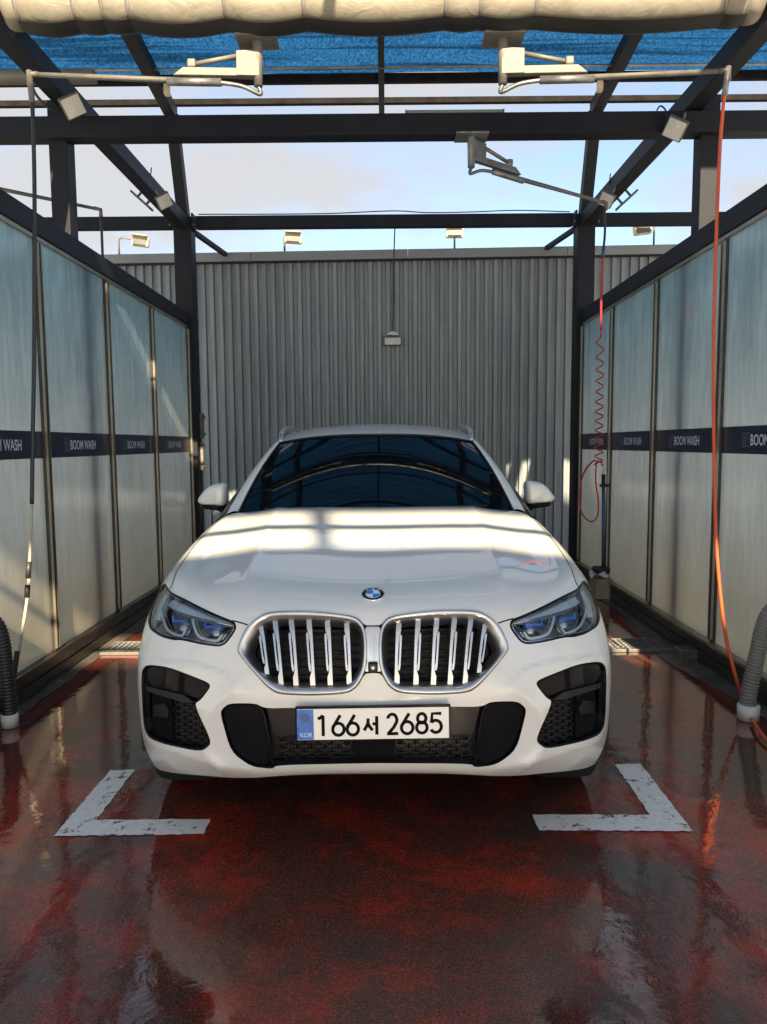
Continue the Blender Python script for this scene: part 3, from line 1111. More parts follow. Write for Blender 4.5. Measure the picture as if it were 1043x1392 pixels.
# ------------------------------------------------------------------ swinging hose booms
def boom(name, mount, tip, label, mat, side, plate_h=0.0, lit=None):
    """mount: pivot point under its beam, tip: end of the arm; side: which way the gusset points."""
    t = thing(name, label, 'hose boom', mount, group='hose booms')
    m, e = Vector((0, 0, 0)), Vector(tip) - Vector(mount)
    flat = Vector((e.x, e.y, 0)).normalized()
    obj('mount_plate', MB().box((0, 0, plate_h + 0.006), (0.24, 0.18, 0.014)), mat, t, bevel=0.003)
    obj('swivel', MB().lathe([(plate_h, 0.03), (plate_h - 0.04, 0.03), (-0.20, 0.026), (-0.20, 0.001)], 14, 'z'), mat, t, smooth=True)
    # upright gusset plate
    up = Vector((0, 0, 1))
    gz0 = -0.15
    th = flat.cross(up) * 0.028
    w = 0.125
    pl = [flat * -0.01 + up * 0.0, flat * w + up * -0.01, flat * (w + 0.0) + up * gz0, flat * -0.01 + up * gz0]
    obj('gusset', MB().prism([p - th for p in pl], th * 2), mat, t, bevel=0.003)
    d = e.normalized()
    # channel lying along the first part of the arm
    ch0 = flat * 0.02 + up * (gz0 + 0.0)
    ax = (e - ch0).normalized()
    c1 = ch0 + ax * 0.48
    nrm = ax.cross(th).normalized()
    if nrm.z < 0:
        nrm = -nrm
    pl = [ch0 + nrm * 0.045, c1 - ax * 0.06 + nrm * 0.045, c1 + nrm * 0.0, ch0]
    obj('channel', MB().prism([p - th * 0.8 for p in pl], th * 1.6), mat, t, bevel=0.003)
    obj('gas_strut', MB().tube([flat * w + up * -0.03, ch0 + ax * 0.36 + nrm * 0.07], 0.014, 8), mat, t, smooth=True)
    obj('strut_eye', MB().box(ch0 + ax * 0.37 + nrm * 0.07, (0.05, 0.05, 0.05)), mat, t, bevel=0.01)
    a0 = ch0 - nrm * 0.03 + ax * 0.22
    obj('arm', MB().tube([a0, e], [0.019, 0.013], 10), 'galvanised', t, smooth=True)
    obj('arm_sleeve', MB().tube([a0 - ax * 0.02, a0 + ax * 0.30], 0.023, 10), 'galvanised_dark', t, smooth=True)
    # feed hose loops from the swivel into the arm
    lp = spline([up * -0.20, up * -0.245 + flat * -0.01, ch0 - nrm * 0.05 + ax * 0.08, a0], 6)
    obj('feed_hose', MB().tube(lp, 0.012, 8), 'galvanised_dark', t, smooth=True)
    obj('tip_elbow', MB().tube([e - ax * 0.05, e, e - up * 0.06], 0.018, 8), 'galvanised', t, smooth=True)
    return t


mz = PZ - PR
M1 = at_y(350, 50, 4.62)
T1 = at_y(40, 101, 4.55)
M2 = at_y(684, 50, 4.62)
T2 = at_y(990, 96, 4.55)
M3 = at_y(641, 178, 5.66); M3.z = 3.80
T3 = at_y(824, 276, 6.55)
for m in (M1, M2):
    m.z = 3.905
boom('hose_boom', M1, T1, 'galvanised swinging boom under the lagged pipe carrying the black hose', 'galvanised', -1, 0.05)
boom('hose_boom', M2, T2, 'galvanised swinging boom under the lagged pipe carrying the orange hose', 'galvanised', 1, 0.05)
boom('hose_boom', M3, T3, 'grey drooping boom under the cross beam carrying the red coiled hose', 'galvanised_dark', 1, 0.012)
T4 = at_y(137, 285, 6.5)
M4 = Vector((T4.x - 1.5, 5.75, T4.z + 0.32))
boom('hose_boom', M4, T4, 'thin hose boom of the neighbouring bay, seen over the left glass wall', 'galvanised_dark', -1, 0.0)
o = obj('neighbour_hose', MB().tube(spline([T4 - Vector((0, 0, 0.05)), T4 + Vector((0.0, 0, -0.4)), T4 + Vector((-0.02, 0.02, -1.4)), T4 + Vector((-0.03, 0.03, -2.4))], 8), 0.012, 8), 'black_hose', smooth=True)
tag(o, 'dark hose hanging in the neighbouring bay behind the left glass wall', 'hose')

# ------------------------------------------------------------------ hoses
# black pressure hose at the left wall, ending in a lance
hpts = [(40, 104), (44, 140), (47, 250), (47, 400), (46, 520), (44.5, 600), (43.5, 685)]
H = [at_y(x, y, 4.55 - 0.35 * (y - 104) / 880) for x, y in hpts]
t = thing('pressure_hose', 'black pressure hose hanging along the left glass wall, ending in a thin lance', 'hose', at_z(16, 985, 0.0))
base = t.location.copy()
rel = lambda L_: [Vector(p) - base for p in L_]
obj('hose', MB().tube(rel(spline(H, 8)), 0.0125, 8), 'black_hose', t, smooth=True)
obj('coupling', MB().tube(rel([H[0] + Vector((0, 0, 0.03)), H[1]]), 0.018, 8), 'galvanised', t, smooth=True)
l0, l1 = H[-1], at_y(37, 815, 4.25)
l2 = at_y(22, 905, 4.18)
l3 = at_y(8, 985, 4.05)
obj('lance', MB().tube(rel(spline([l0, at_y(40.5, 760, 4.27), l1, l2, l3], 8)), 0.009, 8), 'lance_cream', t, smooth=True)
mid = at_y(39.5, 772, 4.265)
obj('grip', MB().tube(rel([at_y(39.8, 763, 4.27), at_y(38.2, 786, 4.262)]), 0.016, 8), 'black_hose', t, smooth=True)
obj('grip', MB().tube(rel([at_y(37.8, 795, 4.258), at_y(36.8, 812, 4.25)]), 0.016, 8), 'black_hose', t, smooth=True)
obj('nozzle', MB().tube(rel(spline([at_y(24, 885, 4.2), at_y(17, 930, 4.15), at_y(8, 990, 4.05)], 4)), 0.016, 8), 'black_hose', t, smooth=True)

# orange hose at the right
opts = [(990, 98), (985, 130), (979, 200), (973, 350), (970, 500), (971, 620), (974, 740), (983, 840), (996, 905), (1014, 960)]
O = [at_y(x, y, 4.55 - 0.42 * ((y - 98) / 860) ** 1.5) for x, y in opts]
O += [at_z(1032, 992, 0.035), at_z(1055, 1020, 0.018), at_z(1100, 1060, 0.018)]
t = thing('orange_hose', 'long orange hose hanging from a boom along the right glass wall to the floor', 'hose', at_z(1045, 1008, 0))
base = t.location.copy()
obj('hose', MB().tube(rel(spline(O, 8)), 0.0100, 10), 'orange_rubber', t, smooth=True)
obj('coupling', MB().tube(rel([O[0] + Vector((0, 0, 0.03)), O[1]]), 0.018, 8), 'galvanised_dark', t, smooth=True)

# red coiled air hose
HY = 6.55
top = T3
t = thing('coil_hose', 'red coiled air hose hanging from the drooping boom beside the right rear post', 'hose', at_z(818, 775, 0.0))
base = t.location.copy()
c0 = at_y(822, 284, HY); c1 = at_y(820, 345, HY); c2 = at_y(817, 450, HY + 0.02)
obj('lead', MB().tube(rel(spline([c0, at_y(822.5, 315, HY), c1], 6)), 0.011, 8), 'black_hose', t, smooth=True)
obj('coupling', MB().tube(rel([at_y(820.5, 336, HY), at_y(820, 350, HY)]), 0.017, 8), 'brush_blue', t, smooth=True)
obj('straight', MB().tube(rel(spline([c1, at_y(817.5, 400, HY), c2], 6)), 0.010, 8), 'red_rubber', t, smooth=True)
cp = []
e0, e1 = at_y(816, 452, HY), at_y(814, 632, HY + 0.12)
turns, rc = 12.5, 0.031
N_ = 380
acc = 0
for i in range(N_ + 1):
    u = i / N_
    # the lower turns lie closer together
    ph = 2 * math.pi * turns * (u ** 1.25)
    r = rc * min(1, u * 12 + 0.2) * (0.9 + 0.25 * u)
    c = e0.lerp(e1, u)
    cp.append(c + Vector((math.cos(ph) * r, math.sin(ph) * r, 0)))
obj('coil', MB().tube(rel(cp), 0.0068, 6), 'red_rubber', t, smooth=True)
lp = [at_y(813, 629, HY + 0.12), at_y(806, 627, HY + 0.2), at_y(793, 645, HY + 0.32), at_y(788, 672, HY + 0.35), at_y(791, 697, HY + 0.36), at_y(803, 709, HY + 0.38),
      at_y(812, 702, HY + 0.4), at_y(813.5, 680, HY + 0.42), at_y(810, 655, HY + 0.44), at_y(811, 630, HY + 0.46), at_y(816, 627, HY + 0.55), at_y(820, 634, 7.35)]
obj('loop', MB().tube(rel(spline(lp, 8)), 0.0078, 8), 'red_rubber', t, smooth=True)

# foam brush leaning at the right wall, in its holder
pb, pt_ = at_y(820, 778, 7.42), at_y(820.5, 640, 7.42)
t = thing('wash_brush', 'blue-handled wash brush standing upright at the right glass wall', 'brush', pb)
rl = lambda p: Vector(p) - pb
obj('handle', MB().tube([rl(pb), rl(at_y(820.5, 662, 7.42))], 0.017, 12), 'brush_blue', t, smooth=True)
obj('valve', MB().tube([rl(at_y(820.5, 662, 7.42)), rl(at_y(820.5, 645, 7.42))], 0.020, 12), 'satin_black', t, smooth=True)
obj('spigot', MB().tube([rl(at_y(820.5, 646, 7.42)), rl(at_y(820.5, 636, 7.42))], 0.013, 10), 'white_plastic', t, smooth=True)
zc = rl(at_y(820.5, 660, 7.42)).z
obj('clip', MB().box((0.0, 0, zc), (0.10, 0.05, 0.03)), 'satin_black', t, bevel=0.006)
obj('brush_head', MB().box((-0.02, 0, 0.03), (0.17, 0.12, 0.07)), 'satin_black', t, bevel=0.025)
hb = at_y(817, 788, 7.35)
t = thing('brush_holder', 'tan box holding the wash brush at the foot of the right glass wall', 'box', (hb.x, 7.36, 0.0))
w = 0.16
obj('tray', MB().box((0.0, 0, 0.10), (w, 0.22, 0.19)), 'cardboard', t, bevel=0.004)
obj('rim', MB().box((0.0, 0, 0.20), (w + 0.02, 0.24, 0.012)), 'cardboard', t, bevel=0.003)
o = obj('white_rag', MB().grid([[(x * 0.05, y * 0.05, 0.006 + 0.035 * math.sin(x * 2.1) * math.cos(y * 1.7) + 0.03) for x in range(-2, 3)] for y in range(-2, 3)]), 'white_plastic', smooth=True)
o.location = at_y(806, 779, 7.2)
o.location.z = 0.21
o.location.x = hb.x - 0.03
o.location.y = 7.33
tag(o, 'crumpled white rag lying on the tan brush box', 'rag')


# ------------------------------------------------------------------ ribbed vacuum hoses at both walls
def ribbed(pts, r, pitch=0.016, n=16):
    P = spline(pts, 14)
    L_ = [0]
    for a, b in zip(P[:-1], P[1:]):
        L_.append(L_[-1] + (b - a).length)
    tot = L_[-1]
    m = int(tot / pitch * 4)
    out, rs = [], []
    j = 0
    for i in range(m + 1):
        s = tot * i / m
        while j < len(P) - 2 and L_[j + 1] < s:
            j += 1
        f = (s - L_[j]) / max(1e-6, L_[j + 1] - L_[j])
        out.append(P[j].lerp(P[j + 1], f))
        rs.append(r * (0.93 + 0.07 * math.cos(2 * math.pi * s / pitch)))
    return MB().tube(out, rs, n)


gb = at_z(1017, 978, 0.0)
t = thing('suction_hose', 'grey ribbed suction hose with white cuff at the foot of the right glass wall', 'hose', gb)
P = [(0.0, 0, 0.05), (0.005, 0.01, 0.16), (0.05, 0.02, 0.38), (0.075, 0.03, 0.50), (0.11, 0.03, 0.60), (0.17, 0.02, 0.645), (0.22, 0.0, 0.62)]
obj('hose', ribbed(P, 0.047, 0.019), 'grey_hose', t, smooth=True)
obj('cuff', MB().lathe([(0.005, 0.001), (0.005, 0.058), (0.085, 0.060), (0.088, 0.05), (0.088, 0.001)], 24, 'z'), 'white_plastic', t, smooth=True)
gb = at_z(14, 988, 0.0)
t = thing('suction_hose', 'black ribbed suction hose with white cuff at the foot of the left glass wall', 'hose', gb)
P = [(0.0, 0, 0.05), (0.0, 0.0, 0.17), (-0.010, 0.0, 0.36), (-0.02, 0.0, 0.50), (-0.05, 0.0, 0.59), (-0.11, 0.0, 0.62), (-0.17, 0.0, 0.56)]
obj('hose', ribbed(P, 0.045, 0.019), 'black_hose', t, smooth=True)
obj('cuff', MB().lathe([(0.005, 0.001), (0.005, 0.045), (0.075, 0.047), (0.078, 0.04), (0.078, 0.001)], 24, 'z'), 'white_plastic', t, smooth=True)


# ------------------------------------------------------------------ floodlights on the eave beams
def flood(px, py, s, Y, label, size=0.145):
    c = at_y(px, py, Y)
    t = thing('beam_floodlight', label, 'floodlight', c, group='floodlights on the eave beams')
    # the face looks down into the bay
    nrm = Vector((-s * 0.52, -0.62, -0.58)).normalized()
    rotq = nrm.to_track_quat('Y', 'Z').to_matrix()
    rot = rotq @ Matrix.Rotation(R(45 + s * 8), 3, 'Y')
    obj('body', MB().box(rot @ Vector((0, -0.02, 0)), (size, 0.035, size), rot), 'lamp_body', t, bevel=0.005)
    obj('lens', MB().box(rot @ Vector((0, 0.0005, 0)), (size * 0.88, 0.008, size * 0.88), rot), 'lamp_face', t, bevel=0.003)
    for k in range(5):
        obj('fin', MB().box(rot @ Vector(((k - 2) * size * 0.18, -0.048, 0)), (0.006, 0.022, size * 0.8), rot), 'lamp_body', t)
    obj('yoke', MB().tube([rot @ Vector((0, -0.05, 0)), rot @ Vector((0, -0.09, 0)) + Vector((s * 0.05, 0.03, 0.06)), Vector((s * 0.10, 0.06, 0.14))], 0.010, 8), 'lamp_body', t, smooth=True)
    return t


flood(100, 145, -1, 5.32, 'square floodlight tipped on its corner, on the left middle post')
flood(224, 274, -1, 7.15, 'square floodlight tipped on its corner, on the left eave beam near the rear post', 0.135)
flood(917, 176, 1, 5.50, 'square floodlight tipped on its corner, on the right middle post')
flood(824, 272, 1, 7.15, 'square floodlight tipped on its corner, behind the tip of the drooping boom', 0.135)


def outer_flood(px, py, s, Y, label):
    c = at_y(px, py, Y)
    t = thing('outer_floodlight', label, 'floodlight', c, group='floodlights facing the next bays')
    d = Vector((0.16, 0, -0.14 * 1.0))
    d.x *= -s * -1 if s > 0 else 1
    d = Vector((0.095 * (1 if s < 0 else -1), 0.0, -0.085))
    obj('body', MB().bar(-d, d, 0.12, 0.022), 'lamp_body', t, bevel=0.004)
    n = Vector((-d.z, 0, d.x)).normalized()
    if n.z < 0:
        n = -n
    for u in (-0.45, 0.45):
        a = d * u
        obj('yoke_leg', MB().tube([a, a + n * 0.14], 0.012, 6), 'lamp_body', t)
    obj('yoke_bar', MB().tube([d * -0.5 + n * 0.135, d * 0.5 + n * 0.135, d * 0.5 + n * 0.135 + Vector((-s * 0.10, 0, 0.0))], 0.012, 6), 'lamp_body', t)
    return t


outer_flood(193, 273, -1, 7.75, 'thin floodlight on an open yoke outside the left eave beam')
outer_flood(852, 272, 1, 7.75, 'thin floodlight on an open yoke outside the right eave beam')

# loose black cable loops along the beams
def cable(name, pts, lab, r=0.006):
    o = obj(name, MB().tube(spline(pts, 8), r, 6), 'black_hose', smooth=True)
    tag(o, lab, 'cable')


cable('beam_cable', [at_y(206, 228, 7.4), at_y(205, 246, 7.5), at_y(216, 252, 7.55), at_y(212, 262, 7.6), at_y(222, 268, 7.7)], 'loose black cable looping down the left eave beam to a floodlight')
cable('beam_cable', [at_y(830, 236, 7.4), at_y(829, 250, 7.45), at_y(833, 257, 7.5), at_y(828, 266, 7.6), at_y(823, 270, 7.7)], 'loose black cable looping down the right eave beam to a floodlight')
cable('beam_cable', [at_y(893, 150, 5.6), at_y(898, 144, 5.6), at_y(905, 150, 5.55), at_y(908, 164, 5.5), at_y(915, 172, 5.5)], 'black cable looping over the cross beam beside the right middle post')
cable('beam_cable', [at_y(42, 112, 5.3), at_y(50, 130, 5.3), at_y(66, 146, 5.35), at_y(82, 152, 5.4)], 'black cable sagging from the left eave beam to its middle post', 0.011)
cable('rear_cable', [(-2.1, YR - 0.06, 4.17), (-1.2, YR - 0.06, 4.165), (-0.6, YR - 0.06, 4.168), (0.1, YR - 0.06, 4.19), (0.5, YR - 0.06, 4.168), (1.0, YR - 0.06, 4.172), (1.5, YR - 0.06, 4.185), (2.1, YR - 0.06, 4.165)], 'thin black cable lying along the top of the rear beam')
a, b = at_y(553, 153, 5.66), at_y(682, 153, 5.66)
t = thing('strip_light', 'flat grey strip light lying on top of the cross beam', 'light', ((a.x + b.x) / 2, 5.66, 3.964))
obj('housing', MB().box((0, 0, 0.012), (b.x - a.x, 0.12, 0.022)), 'flashing', t, bevel=0.004)
for sx in (-1, 1):
    obj('end_cap', MB().box((sx * ((b.x - a.x) / 2 + 0.006), 0, 0.012), (0.012, 0.12, 0.026)), 'lamp_body', t)

# ------------------------------------------------------------------ floor markings and drain
def marking(pts, label):
    mb = MB()
    n = len(pts)
    rj = random.Random(len(label))
    P = [at_z(x, y, 0.004) for x, y in pts]
    E = []
    for a, b in zip(P, P[1:] + P[:1]):
        m = int((b - a).length / 0.02)
        for q in range(m):
            E.append(a.lerp(b, q / m) + Vector((rj.uniform(-1, 1), rj.uniform(-1, 1), 0)) * (0.0035 if q else 0))
    mb.add(E, [tuple(range(len(E)))])
    o = obj('floor_marking', mb, 'worn_white_marking')
    tag(o, label, 'floor marking', 'corner marks on the floor')


marking([(73, 1136.5), (150, 1047), (183.5, 1046), (131, 1114.5), (286, 1113), (277, 1133.5)][::-1], 'worn white L-shaped corner mark on the floor, on the black hose side')
marking([(942, 1129.5), (871, 1038), (836, 1039), (884, 1107.5), (724, 1107), (733.5, 1128.5)], 'worn white L-shaped corner mark on the floor, on the orange hose side')

dr = thing('trench_drain', 'galvanised lattice grating over a drain across the red floor, behind the front wheels', 'drain', (0, 5.56, 0))
DX, DW = 2.16, 0.30
obj('pit', MB().box((0, 0, 0.0035), (2 * DX, DW - 0.012, 0.003)), 'matt_black', dr)
for sg in (-1, 1):
    obj('edge', MB().box((0, sg * DW / 2, 0.012), (2 * DX, 0.022, 0.022)), 'galvanised', dr, bevel=0.003)
mb = MB()
for k in range(int(2 * DX / 0.04)):
    mb.box((-DX + 0.02 + k * 0.04, 0, 0.013), (0.006, DW - 0.02, 0.016))
for k in range(5):
    mb.box((0, -DW / 2 + 0.05 + k * 0.05, 0.0125), (2 * DX, 0.005, 0.013))
stuff(obj('lattice', mb, 'galvanised_dark', dr))

# grey mortar strip at the foot of each wall
for s in (-1, 1):
    mb = MB()
    ys = np.linspace(2.5, 8.5, 60)
    rr = random.Random(5 + s)
    inner = [s * (2.20 - 0.05 - 0.14 * max(0, math.sin(y * 1.3 + s)) ** 2 - rr.uniform(0, 0.02)) for y in ys]
    mb.grid([[(inner[i], ys[i], 0.0042), (s * 2.42, ys[i], 0.0052)] for i in range(60)])
    o = obj('mortar_strip', mb, 'wet_mortar' if 'wet_mortar' in MATS else 'concrete')
    struct(o)
o = obj('concrete_block', MB().box((0, 0, 0.04), (0.20, 0.12, 0.08)), 'wet_mortar', bevel=0.012)
o.location = at_z(938, 895, 0.0)
tag(o, 'pale concrete block on the floor between the drain and the right glass wall', 'block')


# ================================================================== THE CAR
CAR = thing('parked_car', 'white SUV with twin silver kidney-shaped grilles standing nose-out in the wash bay', 'car', (-0.05, 2.52, 0), R(0.25))
CAR_M = Matrix.Translation((-0.05, 2.52, 0)) @ Matrix.Rotation(R(0.25), 4, 'Z')
CAR_I = CAR_M.inverted()

# control net of the nose, bonnet and front wing: rows run from the lip up over the bonnet to the scuttle,
# columns from the middle line out to the wheel arch (half car, x >= 0, y backwards from the nose)
NET = [
    [(0, .050, .378), (.25, .052, .376), (.45, .080, .354), (.60, .135, .334), (.75, .22, .305), (.86, .32, .275), (.915, .40, .265), (.935, .45, .265), (.94, .50, .265)],
    [(0, .008, .440), (.25, .014, .440), (.46, .038, .432), (.63, .085, .425), (.79, .175, .40), (.895, .295, .385), (.945, .38, .38), (.962, .43, .38), (.968, .475, .38)],
    [(0, .000, .60), (.25, .008, .60), (.46, .030, .60), (.66, .085, .595), (.82, .175, .585), (.92, .295, .575), (.960, .39, .57), (.976, .455, .57), (.982, .515, .575)],
    [(0, .008, .72), (.25, .016, .72), (.46, .042, .72), (.66, .100, .715), (.81, .185, .715), (.915, .305, .71), (.962, .41, .705), (.980, .51, .70), (.988, .60, .695)],
    [(0, .035, .85), (.25, .045, .85), (.46, .080, .845), (.65, .145, .84), (.79, .230, .84), (.885, .345, .84), (.948, .47, .835), (.980, .60, .80), (.992, .71, .765)],
    [(0, .085, .955), (.25, .095, .955), (.45, .135, .945), (.62, .21, .935), (.755, .305, .935), (.855, .43, .935), (.93, .57, .925), (.982, .71, .86), (.996, .81, .795)],
    [(0, .195, 1.020), (.25, .205, 1.023), (.44, .245, 1.018), (.605, .32, 1.010), (.735, .415, 1.010), (.838, .535, 1.012), (.918, .67, .985), (.985, .80, .90), (.998, .89, .803)],
    [(0, .42, 1.073), (.25, .43, 1.078), (.43, .46, 1.078), (.59, .52, 1.066), (.725, .60, 1.052), (.842, .69, 1.050), (.925, .80, 1.005), (.99, .90, .91), (1.0, .98, .795)],
    [(0, .75, 1.130), (.25, .75, 1.135), (.43, .77, 1.135), (.59, .80, 1.120), (.725, .84, 1.100), (.845, .89, 1.090), (.935, .97, 1.025), (.995, 1.05, .91), (1.0, 1.10, .755)],
    [(0, 1.08, 1.180), (.25, 1.08, 1.185), (.43, 1.09, 1.185), (.59, 1.10, 1.172), (.72, 1.12, 1.152), (.840, 1.15, 1.135), (.94, 1.19, 1.05), (.998, 1.24, .90), (1.0, 1.23, .65)],
    [(0, 1.40, 1.224), (.25, 1.40, 1.226), (.43, 1.405, 1.224), (.58, 1.42, 1.212), (.71, 1.44, 1.197), (.825, 1.45, 1.180), (.93, 1.46, 1.08), (.995, 1.46, .85), (.985, 1.31, .42)],
    [(0, 1.47, 1.222), (.25, 1.47, 1.223), (.43, 1.475, 1.220), (.58, 1.50, 1.208), (.71, 1.55, 1.192), (.828, 1.62, 1.172), (.925, 1.62, 1.08), (.995, 1.62, .80), (.965, 1.60, .28)],
]
NV, NU = len(NET), len(NET[0])
TARGET = np.array(NET, float)


def pad(Pn):
    """Phantom rows and columns: mirror at the middle line, straight-on at the other edges."""
    v0 = 2 * Pn[0] - Pn[1]
    v1 = 2 * Pn[-1] - Pn[-2]
    Q = np.concatenate([v0[None], Pn, v1[None]], 0)
    u0 = Q[:, 1] * np.array([-1, 1, 1])
    u1 = 2 * Q[:, -1] - Q[:, -2]
    return np.concatenate([u0[:, None], Q, u1[:, None]], 1)


def bas(t):
    return np.stack([(1 - t) ** 3, 3 * t ** 3 - 6 * t ** 2 + 4, -3 * t ** 3 + 3 * t ** 2 + 3 * t + 1, t ** 3], -1) / 6


def evalnet(Q, u, v):
    u = np.clip(u, 0, NU - 1 - 1e-6)
    v = np.clip(v, 0, NV - 1 - 1e-6)
    iu, iv = u.astype(int), v.astype(int)
    bu, bv = bas(u - iu), bas(v - iv)
    P = np.zeros(u.shape + (3,))
    for a in range(4):
        for c in range(4):
            P += (bv[..., a] * bu[..., c])[..., None] * Q[iv + a, iu + c]
    return P


PNET = TARGET.copy()
gu, gv = np.meshgrid(np.arange(NU) * 1.0, np.arange(NV) * 1.0)
for _ in range(4):
    S_ = evalnet(pad(PNET), gu, gv)
    PNET += (TARGET - S_) * 0.8
QNET = pad(PNET)


def smoothstep(a, b, x):
    t = np.clip((x - a) / (b - a), 0, 1)
    return t * t * (3 - 2 * t)


def seg_dist(P2, poly):
    """Distance of points to a 2d polyline."""
    best = np.full(P2.shape[:-1], 1e9)
    for a, b in zip(poly[:-1], poly[1:]):
        a, b = np.array(a), np.array(b)
        ab = b - a
        t = np.clip(((P2 - a) @ ab) / (ab @ ab), 0, 1)
        d = np.linalg.norm(P2 - (a + t[..., None] * ab), axis=-1)
        best = np.minimum(best, d)
    return best


def surf0(u, v):
    P = evalnet(QNET, u, v)
    x, y, z = P[..., 0], P[..., 1], P[..., 2]
    # crease along each side of the bonnet's raised middle
    xc = 0.50 + 0.03 * smoothstep(0.3, 1.4, y)
    d = np.sqrt((x - xc) ** 2 + 0.004 ** 2)
    ridge = 0.011 * np.exp(-d / 0.055) * smoothstep(0.16, 0.36, y)
    P[..., 2] = z + ridge
    # swage: shelf between lamp and corner intake, fold running down from the grille's outer corner
    front = 1 - smoothstep(0.93, 0.98, z)
    XZ = np.stack([x, z], -1)
    zl = np.interp(x, [0.44, 0.50, 0.55, 0.62, 0.69, 0.80, 0.92, 1.0], [0.690, 0.725, 0.758, 0.770, 0.773, 0.764, 0.746, 0.735])
    dz = zl - z
    fade = smoothstep(0.46, 0.56, x) * (1 - smoothstep(0.90, 0.97, x))
    P[..., 1] -= front * fade * 0.011 / (1 + np.exp(-np.clip(dz / 0.0028, -40, 40))) * np.exp(-np.clip(dz, 0, 1) / 0.075)
    d2 = seg_dist(XZ, [(0.50, .70), (0.545, .66), (0.60, .60), (0.63, .53), (0.62, .46), (0.56, .40)])
    P[..., 1] -= front * 0.020 * np.exp(-np.sqrt(d2 ** 2 + 0.010 ** 2) / 0.035)
    d3 = seg_dist(XZ, [(0.45, .40), (0.60, .42), (0.74, .435), (0.88, .42)])
    P[..., 1] -= front * 0.014 * np.exp(-np.sqrt(d3 ** 2 + 0.006 ** 2) / 0.035)
    return P


def surf(uv, off=0.0):
    """Points and outward unit normals of the nose at an array of (u, v), moved out by off."""
    uv = np.asarray(uv, float)
    u, v = uv[..., 0], uv[..., 1]
    e = 0.01
    P = surf0(u, v)
    du = surf0(np.clip(u + e, 0, NU - 1), v) - surf0(np.clip(u - e, -0, NU - 1), v)
    dv = surf0(u, np.clip(v + e, 0, NV - 1)) - surf0(u, np.clip(v - e, 0, NV - 1))
    N = np.cross(du, dv)
    mid = u < 1e-4
    N[mid, 0] = 0.0
    N /= np.linalg.norm(N, axis=-1, keepdims=True) + 1e-12
    return P + N * (off if np.isscalar(off) else np.asarray(off)[..., None]), N


# fine grid of the nose for finding where a pixel of the photograph lands on it
GN_U, GN_V = 97, 133
su, sv = np.meshgrid(np.linspace(0, NU - 1, GN_U), np.linspace(0, NV - 1, GN_V))
GUV = np.stack([su, sv], -1)
GP, _ = surf(GUV)
gverts = [Vector(p) for p in GP.reshape(-1, 3)]
gfaces = []
for i in range(GN_V - 1):
    for j in range(GN_U - 1):
        a = i * GN_U + j
        gfaces += [(a, a + 1, a + GN_U + 1), (a, a + GN_U + 1, a + GN_U)]
BVH = BVHTree.FromPolygons(gverts, gfaces)
GUVF = GUV.reshape(-1, 2)
GPF = GP.reshape(-1, 3)
cam_l = CAR_I @ CAMPOS
cam_l = Vector((-cam_l.x, cam_l.y, cam_l.z))


def px_uv(px, py):
    """(u, v) on the nose of a pixel of the photograph's left half of the car."""
    d = CAR_I.to_3x3() @ ray(px, py)
    d = Vector((-d.x, d.y, d.z))
    loc, nrm, idx, dist = BVH.ray_cast(cam_l, d)
    if loc is None:
        D = np.array(d)
        W = GPF - np.array(cam_l)
        t = W @ D
        dist2 = (W * W).sum(1) - t * t
        return GUVF[int(np.argmin(dist2))].copy()
    a, b, c = gfaces[idx]
    A, B, C_ = gverts[a], gverts[b], gverts[c]
    v0, v1, v2 = B - A, C_ - A, loc - A
    d00, d01, d11, d20, d21 = v0.dot(v0), v0.dot(v1), v1.dot(v1), v2.dot(v0), v2.dot(v1)
    den = d00 * d11 - d01 * d01
    w1 = (d11 * d20 - d01 * d21) / den
    w2 = (d00 * d21 - d01 * d20) / den
    return GUVF[a] * (1 - w1 - w2) + GUVF[b] * w1 + GUVF[c] * w2


def densify(poly, step, closed=True):
    out = []
    n = len(poly)
    for i in range(n if closed else n - 1):
        a, b = np.array(poly[i], float), np.array(poly[(i + 1) % n], float)
        k = max(1, int(round(np.linalg.norm(b - a) / step)))
        for j in range(k):
            out.append(a + (b - a) * j / k)
    if not closed:
        out.append(np.array(poly[-1], float))
    return out


def chaikin(poly, it=2, closed=True, keep=()):
    P = [np.array(p, float) for p in poly]
    for _ in range(it):
        n = len(P)
        Q = []
        rng = range(n) if closed else range(n - 1)
        if not closed:
            Q.append(P[0])
        for i in rng:
            a, b = P[i], P[(i + 1) % n]
            Q += [a * 0.8 + b * 0.2, a * 0.2 + b * 0.8]
        if not closed:
            Q.append(P[-1])
        P = Q
    return P


def inset(poly, d):
    """Shrink a closed 2d outline by d."""
    P = np.array(poly, float)
    area = 0.5 * np.sum(P[:, 0] * np.roll(P[:, 1], -1) - np.roll(P[:, 0], -1) * P[:, 1])
    t = np.roll(P, -1, 0) - np.roll(P, 1, 0)
    t /= np.linalg.norm(t, axis=1, keepdims=True) + 1e-9
    n = np.stack([-t[:, 1], t[:, 0]], 1) * (1 if area > 0 else -1)
    return P + n * d


def to_uv(poly):
    return np.array([px_uv(x, y) for x, y in poly])


def in_poly(pts, poly):
    x, y = pts[:, 0], pts[:, 1]
    inside = np.zeros(len(pts), bool)
    n = len(poly)
    j = n - 1
    for i in range(n):
        xi, yi = poly[i]
        xj, yj = poly[j]
        if yi != yj:
            c = ((yi > y) != (yj > y)) & (x < (xj - xi) * (y - yi) / (yj - yi) + xi)
            inside ^= c
        j = i
    return inside


